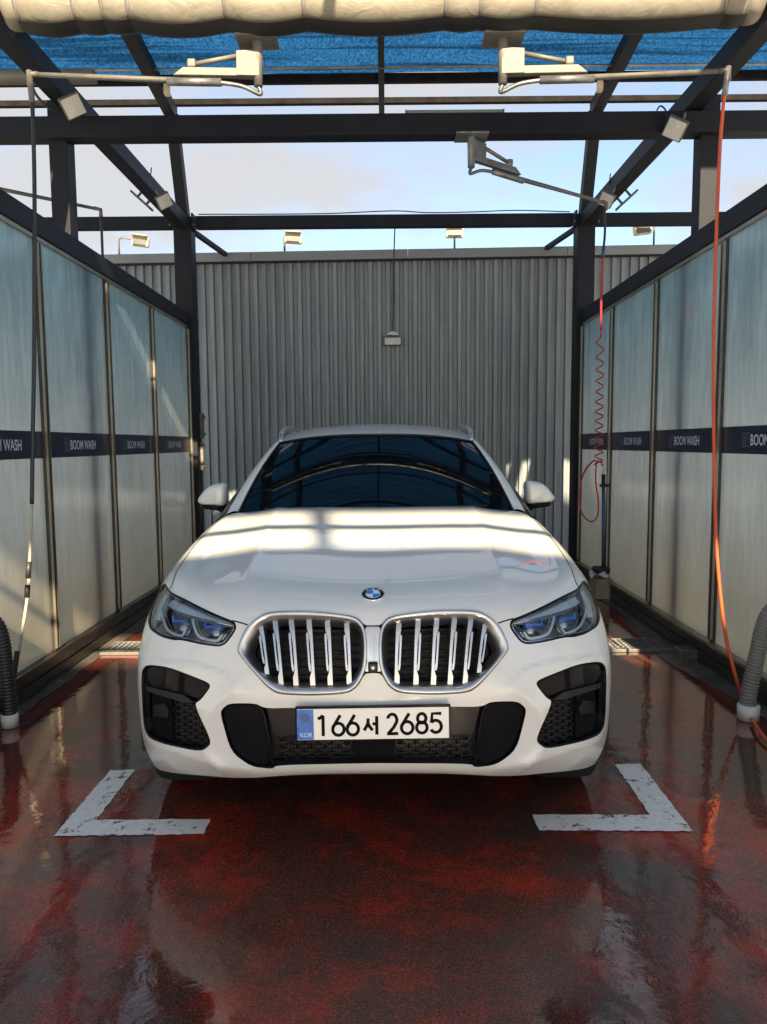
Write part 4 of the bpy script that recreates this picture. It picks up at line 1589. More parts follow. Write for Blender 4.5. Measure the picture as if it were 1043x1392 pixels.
def cdt(points, loops, keep):
    """Triangulate 2d points with closed loops as edges; keep(centroids) selects triangles."""
    pts = [Vector(p) for p in points]
    edges = []
    for lp in loops:
        o = len(pts)
        pts += [Vector((float(p[0]), float(p[1]))) for p in lp]
        n = len(lp)
        edges += [(o + i, o + (i + 1) % n) for i in range(n)]
    res = delaunay_2d_cdt(pts, edges, [], 0, 1e-5)
    V = np.array([(p.x, p.y) for p in res[0]])
    F = np.array([f for f in res[2]])
    T = V[F]
    ar = (T[:, 1, 0] - T[:, 0, 0]) * (T[:, 2, 1] - T[:, 0, 1]) - (T[:, 1, 1] - T[:, 0, 1]) * (T[:, 2, 0] - T[:, 0, 0])
    F[ar < 0] = F[ar < 0][:, ::-1]
    F = F[np.abs(ar) > 1e-9]
    k = keep(V[F].mean(1))
    return V, F[k]


def mesh_from_uv(V, F, off=0.0):
    used, inv = np.unique(F, return_inverse=True)
    F = inv.reshape(F.shape)
    P, N = surf(V[used], off)
    mb = MB()
    mb.v = [tuple(p) for p in P]
    mb.f = [tuple(f) for f in F]
    mb.n = [tuple(n) for n in N]
    return mb


def patch(uvpoly, off, step=0.12, holes=()):
    """Skin over an outline on the nose, moved along the normal."""
    uvpoly = np.asarray(uvpoly)
    lo, hi = uvpoly.min(0), uvpoly.max(0)
    gx, gy = np.meshgrid(np.arange(lo[0] + step / 2, hi[0], step), np.arange(lo[1] + step / 2, hi[1], step))
    pts = np.stack([gx.ravel(), gy.ravel()], 1)
    if len(pts):
        pts = pts[in_poly(pts, uvpoly)]

    def keep(c):
        k = in_poly(c, uvpoly)
        for h in holes:
            k &= ~in_poly(c, h)
        return k
    V, F = cdt([tuple(p) for p in pts], [uvpoly] + list(holes), keep)
    return mesh_from_uv(V, F, off)


def loops_strip(loops, closed=True):
    """Loft between outlines: list of (uv outline, offset), all with the same number of points."""
    mb = MB()
    n = len(loops[0][0])
    for uvp, off in loops:
        P, _ = surf(np.asarray(uvp), off)
        mb.v += [tuple(p) for p in P]
    for a in range(len(loops) - 1):
        for i in range(n if closed else n - 1):
            j = (i + 1) % n
            mb.f.append((a * n + i, a * n + j, (a + 1) * n + j, (a + 1) * n + i))
    return mb


def slab(pxpoly, off0, off1, step=0.1):
    """Solid piece with an outline given in pixels between two offsets."""
    uv = to_uv(pxpoly)
    top = patch(uv, off1, step)
    top.n = None
    side = loops_strip([(uv, off1), (uv, off0)])
    mb = MB().add(top.v, top.f)
    mb.add(side.v, side.f)
    return mb


def px_tube(pxpath, off, r, n=8, closed=False, sm=0):
    P2 = chaikin(pxpath, sm, closed) if sm else [np.array(p, float) for p in pxpath]
    uv = to_uv(P2)
    P, _ = surf(uv, off)
    return MB().tube([tuple(p) for p in P], r, n, closed=closed)


def both(name, mb, mat, parents, **kw):
    """A piece built on the x >= 0 half, put on both sides. parents = (left of picture, right of picture)."""
    left = mb.mirrored()
    return (obj(name, left, mat, parents[0], **kw), obj(name, mb, mat, parents[1], **kw))


CC = (CAR, CAR)

# ------------------------------------------------------------------ outlines read off the photograph (left half)
HEAD = [(224, 790), (231, 804), (250, 813), (281, 829), (304, 839), (320, 845), (322, 856), (304, 880), (275, 876.5), (246, 870), (236, 870.5), (219, 866), (204, 856), (201, 846), (203, 832), (209, 812)]
KID_O = [(321, 883.5), (333, 855), (345, 843), (364, 831.5), (406, 830), (440, 832), (473, 836), (487, 840), (496, 850), (500, 870), (500, 900), (497, 915), (487, 933), (473, 943), (425, 946), (377, 944), (362, 933), (345, 914), (331, 897)]
KID_I = [(333.5, 884.5), (352.6, 851), (366, 842.5), (416, 842), (454, 844), (482, 848), (490, 857), (491.5, 872), (491, 888), (489, 906), (479, 926), (470, 931), (425, 932), (383, 931.5), (362, 918), (346, 903)]
NOSE_HOLE = [(505, 850), (496, 850), (487, 840), (473, 836), (440, 832), (406, 830), (364, 831.5), (345, 843), (333, 855), (321, 883.5), (331, 897), (345, 914), (362, 933), (377, 944), (425, 946), (473, 943), (487, 933), (496, 916), (505, 915)]
MOUTH = [(505, 962), (404, 962), (361, 963), (347, 956), (311, 956), (300, 966), (301, 976), (314, 1022), (341, 1042), (371, 1045.5), (376, 1040), (505, 1037.5)]
CORNER = [(191.5, 914), (199, 903), (229, 906.5), (262, 919), (284, 928), (286.5, 934), (273, 952), (264, 957), (286, 1004), (286, 1013), (273, 1022), (226, 1012.5), (203, 1004), (195, 988)]

cen = px_uv(505, 900)


def close_mid(uv):
    """Pull the first and last outline point onto the middle line exactly."""
    uv = uv.copy()
    uv[0, 0] = 0.0
    uv[-1, 0] = 0.0
    return uv


head_px = densify(chaikin(HEAD, 2), 3)
head_uv = to_uv(head_px)
kid_px = densify(chaikin(KID_O, 2), 3)
corner_px = densify(chaikin(CORNER, 2), 3)
corner_uv = to_uv(corner_px)
nose_px = densify(chaikin(NOSE_HOLE, 2, closed=False), 3, closed=False)
nose_uv = close_mid(to_uv(nose_px))
mouth_px = densify(chaikin(MOUTH, 2, closed=False), 3, closed=False)
mouth_uv = close_mid(to_uv(mouth_px))


def groove(path_uv, w):
    P = np.array(path_uv, float)
    t = np.gradient(P, axis=0)
    t /= np.linalg.norm(t, axis=1, keepdims=True)
    n = np.stack([-t[:, 1], t[:, 0]], 1) * w / 2
    return np.concatenate([P + n, (P - n)[::-1]], 0)


# shut lines of the bonnet: lamp to grille, and lamp up the wing to the scuttle
g1 = groove(to_uv(densify([(316, 843.5), (326, 846), (337, 849.5)], 3, False)), 0.045)
p_a = [px_uv(229.5, 801.5), px_uv(233.5, 797), px_uv(237, 787), px_uv(240, 778)]
p_b = [p_a[-1] + (np.array([5.10, NV - 1.0]) - p_a[-1]) * t for t in np.linspace(0.06, 1, 50)]
bend = lambda q: q
g2 = groove(np.array(p_a + p_b), 0.06)
g2[:, 1] = np.clip(g2[:, 1], 0, NV - 1)

HOLES = [head_uv, nose_uv, mouth_uv, corner_uv, g1, g2]
UM, VM = NU - 1.0, NV - 1.0
gx, gy = np.meshgrid(np.linspace(0, UM, 81), np.linspace(0, VM, 121))
gpts = np.stack([gx.ravel(), gy.ravel()], 1)
near = np.zeros(len(gpts), bool)
for h in HOLES:
    near |= in_poly(gpts, h)
gpts = gpts[~near]
edge_loop = [(0, 0), (UM, 0), (UM, VM), (0, VM)]


def keep_body(c):
    k = np.ones(len(c), bool)
    for h in HOLES:
        k &= ~in_poly(c, h)
    return k


V, F = cdt([tuple(p) for p in gpts], HOLES, keep_body)
V = np.clip(V, 0, [UM, VM])
# separate the connected panels
par = list(range(len(V)))


def find(a):
    while par[a] != a:
        par[a] = par[par[a]]
        a = par[a]
    return a


for f in F:
    r0 = find(f[0])
    for k in f[1:]:
        par[find(k)] = r0
roots = np.array([find(f[0]) for f in F])
u_, c_ = np.unique(roots, return_counts=True)
hood_root = None
cent = V[F].mean(1)
hid = np.argmin(np.abs(cent[:, 0] - 0.5) + np.abs(cent[:, 1] - 8))
hood_root = roots[hid]
hood_half = mesh_from_uv(V, F[roots == hood_root])
rest = F[(roots != hood_root)]
cut = V[rest].mean(1)
bump_half = mesh_from_uv(V, rest)


def join_mirror(mb):
    m = mb.mirrored()
    o = MB()
    o.v = mb.v + m.v
    o.f = mb.f + [tuple(i + len(mb.v) for i in f) for f in m.f]
    o.n = mb.n + m.n
    # weld the middle line so that each panel is one piece
    key, remap, nv, nn = {}, [], [], []
    for p, n in zip(o.v, o.n):
        k = (round(p[0], 5), round(p[1], 5), round(p[2], 5)) if abs(p[0]) < 1e-4 else None
        if k is not None and k in key:
            remap.append(key[k])
            continue
        if k is not None:
            key[k] = len(nv)
        remap.append(len(nv))
        nv.append(p)
        nn.append(n)
    o.v, o.n = nv, nn
    o.f = [tuple(remap[i] for i in f) for f in o.f]
    return o


obj('bonnet', join_mirror(hood_half), 'white_paint', CAR)
obj('front_bumper', join_mirror(bump_half), 'white_paint', CAR)
# panel edges turned inwards around every opening, and the dark gap behind the shut lines
for nm, uvp, dp, mt in (('lamp_recess', head_uv, -0.025, 'satin_black'), ('intake_lip', corner_uv, -0.030, 'satin_black')):
    both(nm, loops_strip([(uvp, 0.0), (uvp, dp)]), mt, CC)
mb = loops_strip([(mouth_uv, 0.0), (mouth_uv, -0.03)], closed=False)
m2 = MB().add(mb.v, mb.f)
mm = mb.mirrored()
m2.add(mm.v, mm.f)
obj('mouth_lip', m2, 'satin_black', CAR)
for g in (g1, g2):
    gw = groove((g[:len(g) // 2] + g[len(g) // 2:][::-1]) / 2, 0.16)
    gw = np.clip(gw, 0, [UM, VM])
    n2 = len(gw) // 2
    both('shut_line', loops_strip([(gw[:n2], -0.012), (gw[n2:][::-1], -0.012)], closed=False), 'matt_black', CC)
# lip turned under the car
ub = np.stack([np.linspace(0, UM, 60), np.zeros(60)], 1)
P0, N0 = surf(ub)
r0 = [tuple(p) for p in P0]
r1 = [(x, y + 0.02, z - 0.012) for x, y, z in r0]
r2 = [(x * 0.97, y + 0.10, z - 0.005) for x, y, z in r0]
r3 = [(x * 0.85, y + 0.35, max(z, 0.27) - 0.02) for x, y, z in r0]
lip = MB().grid([r0, r1, r2, r3])
both('lip_return', lip, 'white_paint', CC, smooth=True)

# ------------------------------------------------------------------ twin grilles
kid_i0 = chaikin(KID_I, 2)


def match(outer, inner, n=120):
    """Resample two outlines to n points each, paired by angle about the middle of the inner one."""
    c = np.mean(inner, 0)

    def res(poly):
        P = np.array(densify(poly, 0.5))
        a = np.arctan2(P[:, 1] - c[1], P[:, 0] - c[0])
        o = np.argsort(a)
        a, P = a[o], P[o]
        t = np.linspace(-math.pi, math.pi, n, endpoint=False)
        return np.stack([np.interp(t, a, P[:, k], period=2 * math.pi) for k in (0, 1)], 1)
    return res(outer), res(inner)


ko, ki = match(chaikin(KID_O, 2), kid_i0)
kouv, kiuv = to_uv(inset(ko, 1.0)), to_uv(ki)
both('grille_gap', loops_strip([(to_uv(inset(ko, -1.5)), -0.022), (to_uv(inset(ko, 3.0)), -0.022)]), 'matt_black', CC)
mix = lambda f: kouv * (1 - f) + kiuv * f
kframe = loops_strip([(kouv, -0.020), (kouv, 0.004), (mix(0.10), 0.011), (mix(0.30), 0.013), (mix(0.55), 0.006), (mix(0.75), -0.008), (kiuv, -0.028), (kiuv, -0.075)])
KL, KR = both('kidney_grille', kframe, 'satin_silver', CC, smooth=True)
both('grille_back', patch(to_uv(densify(kid_i0, 4)), -0.095, 0.15), 'matt_black', (KL, KR))  # black back panel behind the grille bars
# air-flap louvres behind the bars
for k in range(7):
    yy = 850 + k * 12.5
    xa = 345 if 862 < yy < 905 else 358
    both('air_flap', px_tube([(xa, yy), (420, yy - 1), (486, yy + 1)], -0.085, 0.007, 6), 'matt_black', (KL, KR), smooth=True)
# bars: (top x, top y, bottom x, bottom y) of the bar's middle line
BARS = [(352.5, 849, 361.5, 917), (372, 841.5, 381, 932), (394.5, 840.5, 401.5, 933), (419, 840.5, 424.5, 933), (444.5, 842, 448.5, 932.5), (471, 845.5, 474.5, 931)]
MAIN = [(-3.4, 0.0), (3.5, 0.0), (3.7, 0.16), (3.6, 0.5), (3.5, 0.78), (3.5, 1.0), (-3.4, 1.0), (-3.4, 0.88), (-0.9, 0.80), (-0.2, 0.66), (-0.4, 0.36), (-1.2, 0.24), (-3.4, 0.14)]
LOOP = [(-4.8, 0.22), (-2.8, 0.19), (-1.4, 0.25), (-1.9, 0.34), (-2.0, 0.50), (-1.6, 0.66), (-0.9, 0.72), (-1.6, 0.79), (-3.4, 0.775), (-4.2, 0.70), (-4.4, 0.5), (-4.8, 0.32)]
for k, (xa, ya, xb, yb) in enumerate(BARS):
    wsc = (0.86, 0.95, 1.0, 1.0, 1.0, 0.98)[k]
    f = lambda q: (xa + (xb - xa) * q[1] + q[0] * wsc, ya + (yb - ya) * q[1])
    bars = both('bar', slab(densify([f(q) for q in MAIN], 3), -0.075, -0.016, 0.2), 'slat_silver', (KL, KR))
    both('bar_blade', slab(densify([f(q) for q in LOOP], 3), -0.060, -0.012, 0.2), 'slat_silver', (KL, KR))

# bridge between the grilles, with the camera
br = [(505, 850.5), (498, 850.5), (492, 846), (489, 846), (497, 856), (500.5, 872), (500.5, 900), (497.5, 914), (505, 914.5)]
bru = close_mid(to_uv(densify([(505, 850.5), (498, 851), (496, 856), (499, 872), (499, 900), (496, 913), (505, 914.5)], 2, False)))
bm_ = patch(bru, -0.012, 0.08)
s_ = loops_strip([(bru, -0.012), (bru, -0.05)], closed=False)
bb = MB().add(bm_.v, bm_.f)
bb.add(s_.v, s_.f)
ml = bb.mirrored()
BRIDGE = obj('grille_bridge', MB().add(bb.v + ml.v, bb.f + [tuple(i + len(bb.v) for i in f) for f in ml.f]), 'satin_silver', CAR, angle=40)


def nose_pt(px, py, off=0.0):
    P, N = surf(np.array([px_uv(px, py)]), off)
    return Vector(P[0]), Vector(N[0])


pc, nc = nose_pt(504.8, 907, -0.008)
pc.x = 0
obj('camera_pod', MB().box(pc, (0.034, 0.02, 0.036)), 'gloss_black', BRIDGE, bevel=0.004)
obj('camera_eye', MB().lathe([(-0.016, 0.001), (-0.016, 0.007), (-0.010, 0.010), (0.0, 0.010)], 16, 'y', pc), 'lamp_grey', BRIDGE, smooth=True)

# ------------------------------------------------------------------ roundel on the bonnet
pe, ne = nose_pt(505, 808.5, 0.0)
pe.x, ne.x = 0, 0
ne.normalize()
EMB = obj('emblem', MB().lathe([(-0.004, 0.001), (-0.004, 0.041), (0.002, 0.0412), (0.0045, 0.039), (0.0045, 0.0285)], 48, 'z'), 'gloss_black', CAR, smooth=True)
EMB.matrix_local = Matrix.Translation(pe) @ ne.to_track_quat('Z', 'Y').to_matrix().to_4x4()
obj('ring', MB().lathe([(-0.003, 0.0405), (0.003, 0.0435), (0.0055, 0.0415), (0.0045, 0.0395)], 48, 'z'), 'chrome', EMB, smooth=True)
obj('inner_ring', MB().lathe([(0.0045, 0.0265), (0.0062, 0.0275), (0.0045, 0.0290)], 48, 'z'), 'chrome', EMB, smooth=True)
for q in range(4):
    a0 = q * math.pi / 2
    pts = [(0, 0, 0.005)] + [(0.0268 * math.cos(a0 + t), 0.0268 * math.sin(a0 + t), 0.005) for t in np.linspace(0, math.pi / 2, 12)]
    obj('quadrant', MB().add(pts, [tuple(range(len(pts)))]), 'emblem_blue' if q in (1, 3) else 'emblem_white', EMB)
for ch, ang in (('B', 128), ('M', 90), ('W', 52)):
    tm = text_mesh(ch, 0.013)
    xs = [v[0] for v in tm.v]
    mx_ = (max(xs) + min(xs)) / 2
    rt = Matrix.Rotation(R(ang - 90), 3, 'Z')
    mb = MB().add([rt @ Vector((v[0] - mx_, v[1] + 0.0298, 0.0052)) for v in tm.v], tm.f)
    obj('letter', mb, 'emblem_white', EMB)

# ------------------------------------------------------------------ headlamps
lampbody = loops_strip([(head_uv, -0.004), (to_uv(inset(head_px, 2.2)), -0.006), (to_uv(inset(head_px, 3.4)), -0.05), (to_uv(inset(head_px, 6)), -0.095)])
bk = patch(to_uv(inset(head_px, 5.5)), -0.09, 0.15)
lampbody.add(bk.v, bk.f)
HL, HR = both('headlamp', lampbody, 'lamp_dark', CC, angle=50)
HH = (HL, HR)
hz = lambda x, y: (200 + x / 8.02, 790 + y / 8.02)
Z = lambda L_: [hz(x, y) for x, y in L_]
hb0, hb1 = to_uv(inset(head_px, 0.6)), to_uv(inset(head_px, 2.9))
both('border', loops_strip([(hb0, -0.003), (hb0, -0.0005), (hb1, -0.0005), (hb1, -0.010)]), 'gloss_black', HH, smooth=True)
# bright brow along the top, in two layers
both('brow', slab(densify(Z([(170, 225), (230, 165), (300, 195), (500, 285), (700, 370), (925, 440), (915, 462), (700, 415), (450, 350), (250, 290)]), 3), -0.05, -0.026), 'light_guide', HH)
both('brow_trim', px_tube(Z([(165, 240), (250, 285), (400, 335), (560, 380), (700, 415), (930, 470)]), -0.022, 0.0034, 6), 'chrome', HH, smooth=True)
both('brow_trim', px_tube(Z([(240, 150), (320, 195), (500, 275), (700, 360), (930, 440)]), -0.022, 0.003, 6), 'chrome', HH, smooth=True)
for L_ in ([(105, 300), (130, 400), (165, 490), (220, 540), (335, 585), (380, 510)], [(460, 385), (478, 470), (510, 560), (560, 605), (735, 645), (790, 560)]):
    both('daylight_tube', px_tube(Z(L_), -0.024, 0.0062, 8, sm=2), 'light_guide', HH, smooth=True)
    both('daylight_rim', px_tube([(x + 2.4, y - 2.2) for x, y in Z(L_)], -0.038, 0.003, 6, sm=2), 'chrome', HH, smooth=True)
for cx, cy, w_ in ((285, 400, 88), (660, 470, 98)):
    uvc = px_uv(*hz(cx, cy + 20))
    P, N = surf(np.array([uvc]), -0.075)
    o_ = [(a, r) for a, r in ((0.0, 0.030), (0.012, 0.028), (0.022, 0.020), (0.027, 0.010), (0.028, 0.001))]
    mb = MB().lathe(o_, 20, 'z')
    mt = Matrix.Translation(P[0]) @ Vector(N[0]).to_track_quat('Z', 'Y').to_matrix().to_4x4()
    mb.v = [tuple(mt @ Vector(p)) for p in mb.v]
    both('projector', mb, 'lamp_grey', HH, smooth=True)
    both('blue_blade', slab(densify(Z([(cx - w_, cy - 32), (cx + w_, cy - 28), (cx + w_ - 6, cy - 2), (cx - w_ + 10, cy - 4)]), 2), -0.06, -0.034), 'laser_blue', HH)
    both('blue_fin', slab(densify(Z([(cx - w_, cy - 75), (cx - w_ + 22, cy - 75), (cx - w_ + 22, cy - 25), (cx - w_, cy - 25)]), 2), -0.06, -0.036), 'laser_blue', HH)
    both('reflector', slab(densify(Z([(cx - w_ + 30, cy + 8), (cx + w_ - 20, cy + 12), (cx + w_ - 40, cy + 90), (cx - w_ + 60, cy + 84)]), 2), -0.09, -0.070), 'lamp_grey', HH)
both('lower_trim', px_tube(Z([(45, 330), (50, 480), (90, 545), (210, 590), (330, 605), (560, 655), (790, 690), (880, 600), (945, 480)]), -0.016, 0.0056, 6, sm=2), 'chrome', HH, smooth=True)
both('side_marker', slab(densify(Z([(60, 250), (150, 110), (185, 130), (120, 260), (90, 400), (50, 400)]), 2), -0.05, -0.02), 'light_guide', HH)
lens_uv = to_uv(inset(head_px, 1.0))
both('lens', patch(lens_uv, -0.002, 0.1), 'headlamp_glass', HH)

# ------------------------------------------------------------------ lower mouth
mfill = patch(to_uv(inset(mouth_px + [np.array((509.0, 1037)), np.array((509.0, 962))], -2)), -0.055, 0.12)
mfill.n = None
fm = mfill.mirrored()
MOUTHO = obj('lower_grille', MB().add(mfill.v + fm.v, mfill.f + [tuple(i + len(mfill.v) for i in f) for f in fm.f]), 'matt_black', CAR)


def honey(pxpoly, cw, ch, off, depth=0.012, wall=0.82):
    """Honeycomb of flat hexagonal rings filling an outline (pixels)."""
    mb = MB()
    P = np.array(pxpoly)
    lo, hi = P.min(0), P.max(0)
    j = 0
    y = lo[1]
    while y < hi[1]:
        x = lo[0] + (cw * 0.5 if j % 2 else 0)
        while x < hi[0]:
            if in_poly(np.array([[x, y]]), inset(pxpoly, 1.5))[0]:
                hexo = [(-.5, 0), (-.32, -.5), (.32, -.5), (.5, 0), (.32, .5), (-.32, .5)]
                o = [(x + a * cw * 1.0, y + b * ch) for a, b in hexo]
                i_ = [(x + a * cw * wall, y + b * ch * wall * 0.92) for a, b in hexo]
                s = loops_strip([(to_uv(o), off), (to_uv(i_), off), (to_uv(i_), off - depth)])
                mb.add(s.v, s.f)
            x += cw * 1.0
        y += ch * 0.5 * 1.0
        j += 1
    return mb


low = [(372, 1005), (505, 1003), (505, 1037), (378, 1038)]
for o_ in both('honeycomb', honey(densify([(374, 1003), (474, 1003), (474, 1037), (379, 1038)], 6), 19, 11, -0.030), 'satin_black', (MOUTHO, MOUTHO)):
    stuff(o_)
both('upper_bar', slab(densify([(361, 964), (506, 963.5), (506, 1001), (371, 1002)], 4), -0.05, -0.016, 0.2), 'satin_black', (MOUTHO, MOUTHO))
pod = chaikin([(303, 968), (313, 958.5), (346, 958.5), (356, 966), (369, 1042), (343, 1039.5), (317, 1020), (304, 977)], 2)
both('side_pod', slab(densify(pod, 4), -0.05, -0.008, 0.15), 'gloss_black', (MOUTHO, MOUTHO), angle=50)
both('pod_rib', px_tube([(348, 958), (357.5, 966), (364, 1000), (370, 1037), (371, 1039)], -0.004, 0.006, 8, sm=1), 'gloss_black', (MOUTHO, MOUTHO), smooth=True)
rad = patch(close_mid(to_uv(densify([(505, 1003), (486, 1003), (478, 1010), (479, 1027), (485, 1032), (505, 1032)], 3, False))), -0.022, 0.1)
rad.n = None
rl_ = rad.mirrored()
obj('radar_cover', MB().add(rad.v + rl_.v, rad.f + [tuple(i + len(rad.v) for i in f) for f in rl_.f]), 'gloss_black', MOUTHO)

# ------------------------------------------------------------------ corner intakes
cz = lambda L_: [(180 + x / 3.05, 760 + y / 3.05) for x, y in L_]
cfill = patch(to_uv(inset(corner_px, -1.5)), -0.050, 0.15)
cfill.n = None
CI = both('corner_intake', cfill, 'matt_black', CC)
both('upper_blade', slab(densify(chaikin(cz([(62, 446), (150, 456), (245, 492), (318, 520), (312, 540), (270, 580), (215, 566), (70, 532), (48, 480)]), 1), 4), -0.05, -0.010, 0.2), 'gloss_black', CI, angle=40)
both('fin', slab(densify(cz([(62, 528), (215, 563), (255, 592), (215, 594), (70, 548)]), 4), -0.03, 0.004, 0.2), 'satin_black', CI)
for o_ in both('honeycomb', honey(densify(cz([(150, 585), (255, 600), (320, 750), (318, 772), (285, 792), (150, 765)]), 6), 15, 9, -0.030), 'satin_black', CI):
    stuff(o_)
both('duct', slab(densify(cz([(62, 560), (140, 580), (148, 764), (80, 742), (55, 690)]), 4), -0.045, -0.022, 0.2), 'gloss_black', CI, angle=40)
both('sensor', slab(densify(cz([(82, 608), (128, 602), (146, 630), (140, 660), (84, 655)]), 3), -0.04, -0.006, 0.2), 'satin_black', CI)
both('frame_edge', px_tube(inset(corner_px, 1.0), -0.004, 0.0045, 6, closed=True), 'gloss_black', CI, smooth=True)

# ------------------------------------------------------------------ number plate
pl0, _ = nose_pt(505, 979, 0.0)
PLW, PLH = 0.530, 0.112
PLATE = obj('number_plate', MB().box((0, 0, 0), (PLW, 0.006, PLH)), 'plate_white', CAR, bevel=0.002)
PLATE.location = (0.0, -0.030, pl0.z)
PLATE.rotation_euler = (R(-3), R(-0.5), 0)
k_ = 0.578e-3
X_ = lambda zx: (zx - 522.5) * k_
Z_ = lambda zy: -(zy - 177.0) * k_
for zz, hh in ((PLH / 2 + 0.003, 0.008), (-PLH / 2 - 0.001, 0.005)):
    obj('holder', MB().box((0, 0.003, zz), (PLW + 0.012, 0.016, hh)), 'gloss_black', PLATE, bevel=0.002)
for sx in (-1, 1):
    obj('holder', MB().box((sx * (PLW / 2 + 0.003), 0.003, 0), (0.006, 0.016, PLH)), 'gloss_black', PLATE, bevel=0.002)
obj('plate_back', MB().box((0, 0.020, 0), (PLW - 0.02, 0.025, PLH - 0.01)), 'matt_black', PLATE)
obj('blue_strip', MB().box((X_(112), -0.0035, 0), (0.059, 0.002, PLH - 0.006)), 'plate_blue', PLATE)
obj('seal', MB().lathe([(-0.0052, 0.001), (-0.0052, 0.016), (-0.0045, 0.0165)], 24, 'y', (X_(112), 0, Z_(135))), 'plate_blue_dark', PLATE)
tm = text_mesh('KOR', 0.021)
xs = [v[0] for v in tm.v]
obj('country_letters', MB().add([(v[0] - (max(xs) + min(xs)) / 2 + X_(118), -0.0052, v[1] + Z_(252)) for v in tm.v], tm.f), 'plate_pale', PLATE)
arc = lambda cx, cy, rx, ry, a0, a1, n=18: [(cx + rx * math.cos(R(a0 + (a1 - a0) * i / n)), cy + ry * math.sin(R(a0 + (a1 - a0) * i / n))) for i in range(n + 1)]
GL = {
    '1': [([(0.02, .83), (0.30, .90), (0.52, 1.0)], 0), ([(0.52, 1.0), (0.52, 0)], 0)],
    '6': [([(.66, 1.0), (.40, .74), (.16, .48), (.08, .36)], 0), (arc(.5, .32, .43, .29, 0, 360, 32)[:-1], 1)],
    '2': [(arc(.48, .70, .40, .27, 165, -25) + [(.62, .36), (.10, .04)], 0), ([(.02, .05), (.98, .05)], 0)],
    '8': [(arc(.5, .73, .34, .225, 0, 360, 28)[:-1], 1), (arc(.5, .29, .43, .26, 0, 360, 32)[:-1], 1)],
    '5': [([(.90, .95), (.18, .95), (.10, .50)], 0), (arc(.45, .33, .44, .29, 140, -150, 26), 0)],
    'h': [([(.32, .92), (.30, .66), (.20, .46), (.02, .22)], 0), ([(.29, .68), (.40, .46), (.62, .22)], 0), ([(.62, .60), (.92, .60)], 0), ([(.92, 1.05), (.92, -.04)], 0)],
}
for ch, x0, x1, y0, y1 in (('1', 188, 250, 122, 248), ('6', 272, 352, 122, 248), ('6', 359, 439, 121, 248), ('h', 465, 551, 136, 240),
                           ('2', 604, 674, 117, 246), ('6', 687, 768, 117, 245), ('8', 779, 853, 114, 242), ('5', 866, 942, 114, 241)):
    mb = MB()
    for pts, cl in GL[ch]:
        q = [(X_(x0 + a * (x1 - x0)), Z_(y1 - b * (y1 - y0))) for a, b in pts]
        if len(q) > 5 and not cl:
            q = [tuple(p) for p in q]
        v, f = ribbon(q, 0.0112, bool(cl))
        mb.add([(p[0], -0.0040, p[1]) for p in v], f)
    obj('character', mb, 'plate_black', PLATE, fix=False)

# ------------------------------------------------------------------ glasshouse
RF = [(1.93, 1.622, 1.575, .600), (2.10, 1.655, 1.600, .612), (2.4, 1.692, 1.630, .622), (2.8, 1.712, 1.645, .628), (3.2, 1.695, 1.630, .620), (3.7, 1.605, 1.552, .597)]
RG = [(3.74, 1.597, 1.545, .595), (4.0, 1.515, 1.475, .585), (4.35, 1.36, 1.33, .57), (4.72, 1.17, 1.15, .56)]


def roof_rows(ST, nx=25):
    rows = []
    for y, zc, ze, hw in ST:
        bow = 0.16 * max(0.0, 1 - (y - 1.93) / 0.9)
        rows.append([(hw * s, y + bow * s * s, ze + (zc - ze) * (1 - abs(s) ** 2.6)) for s in np.linspace(-1, 1, nx)])
    return rows


def fine(ST, k=5):
    P = spline([Vector((a, b, c)) for a, b, c, d in ST], k)
    Q = spline([Vector((a, d, 0)) for a, b, c, d in ST], k)
    return [(p.x, p.y, p.z, q.y) for p, q in zip(P, Q)]


RFf, RGf = fine(RF), fine(RG)
rr_ = roof_rows(RFf)
ROOFO = obj('roof', MB().grid(rr_), 'white_paint', CAR, smooth=True)
obj('rear_glass', MB().grid(roof_rows(RGf)), 'side_glass', CAR, smooth=True)
# windscreen
nw = 31
wrows = []
for j in range(13):
    t = j / 12
    row = []
    for s in np.linspace(-1, 1, nw):
        b = Vector((0.775 * s, 1.475 + 0.15 * s * s, 1.188))
        tp = Vector((0.600 * s, 1.928 + 0.16 * s * s, 1.575 + 0.046 * (1 - abs(s) ** 2.6)))
        p = b.lerp(tp, t)
        bul = 0.030 * math.sin(math.pi * t)
        p += Vector((0, -0.62, 0.78)) * bul
        row.append(tuple(p))
    wrows.append(row)
obj('windscreen', MB().grid(wrows), 'windscreen', CAR, smooth=True)
# black band printed along the top edge of the glass and the rubber under it
obj('windscreen_seal', MB().tube([Vector(p) + Vector((0, -0.004, 0.004)) for p in wrows[-1]], 0.006, 6), 'satin_black', CAR, smooth=True)
# scuttle and wipers
obj('scuttle', MB().grid([[(x, 1.455 + 0.14 * (x / .78) ** 2, 1.196) for x in np.linspace(-.8, .8, 17)], [(x, 1.52 + 0.15 * (x / .78) ** 2, 1.182) for x in np.linspace(-.8, .8, 17)], [(x, 1.60 + 0.15 * (x / .78) ** 2, 1.150) for x in np.linspace(-.8, .8, 17)]]), 'satin_black', CAR, smooth=True)
for xa, xb in ((-0.62, 0.02), (-0.02, 0.62)):
    obj('wiper', MB().tube([(xa, 1.49 + 0.1 * (xa / .78) ** 2, 1.212), (xb, 1.50 + 0.1 * (xb / .78) ** 2, 1.222)], 0.007, 6), 'matt_black', CAR, smooth=True)


# A-pillars, white, and cant rails
def side_of(k, s=1):
    return Vector(wrows[k][-1])


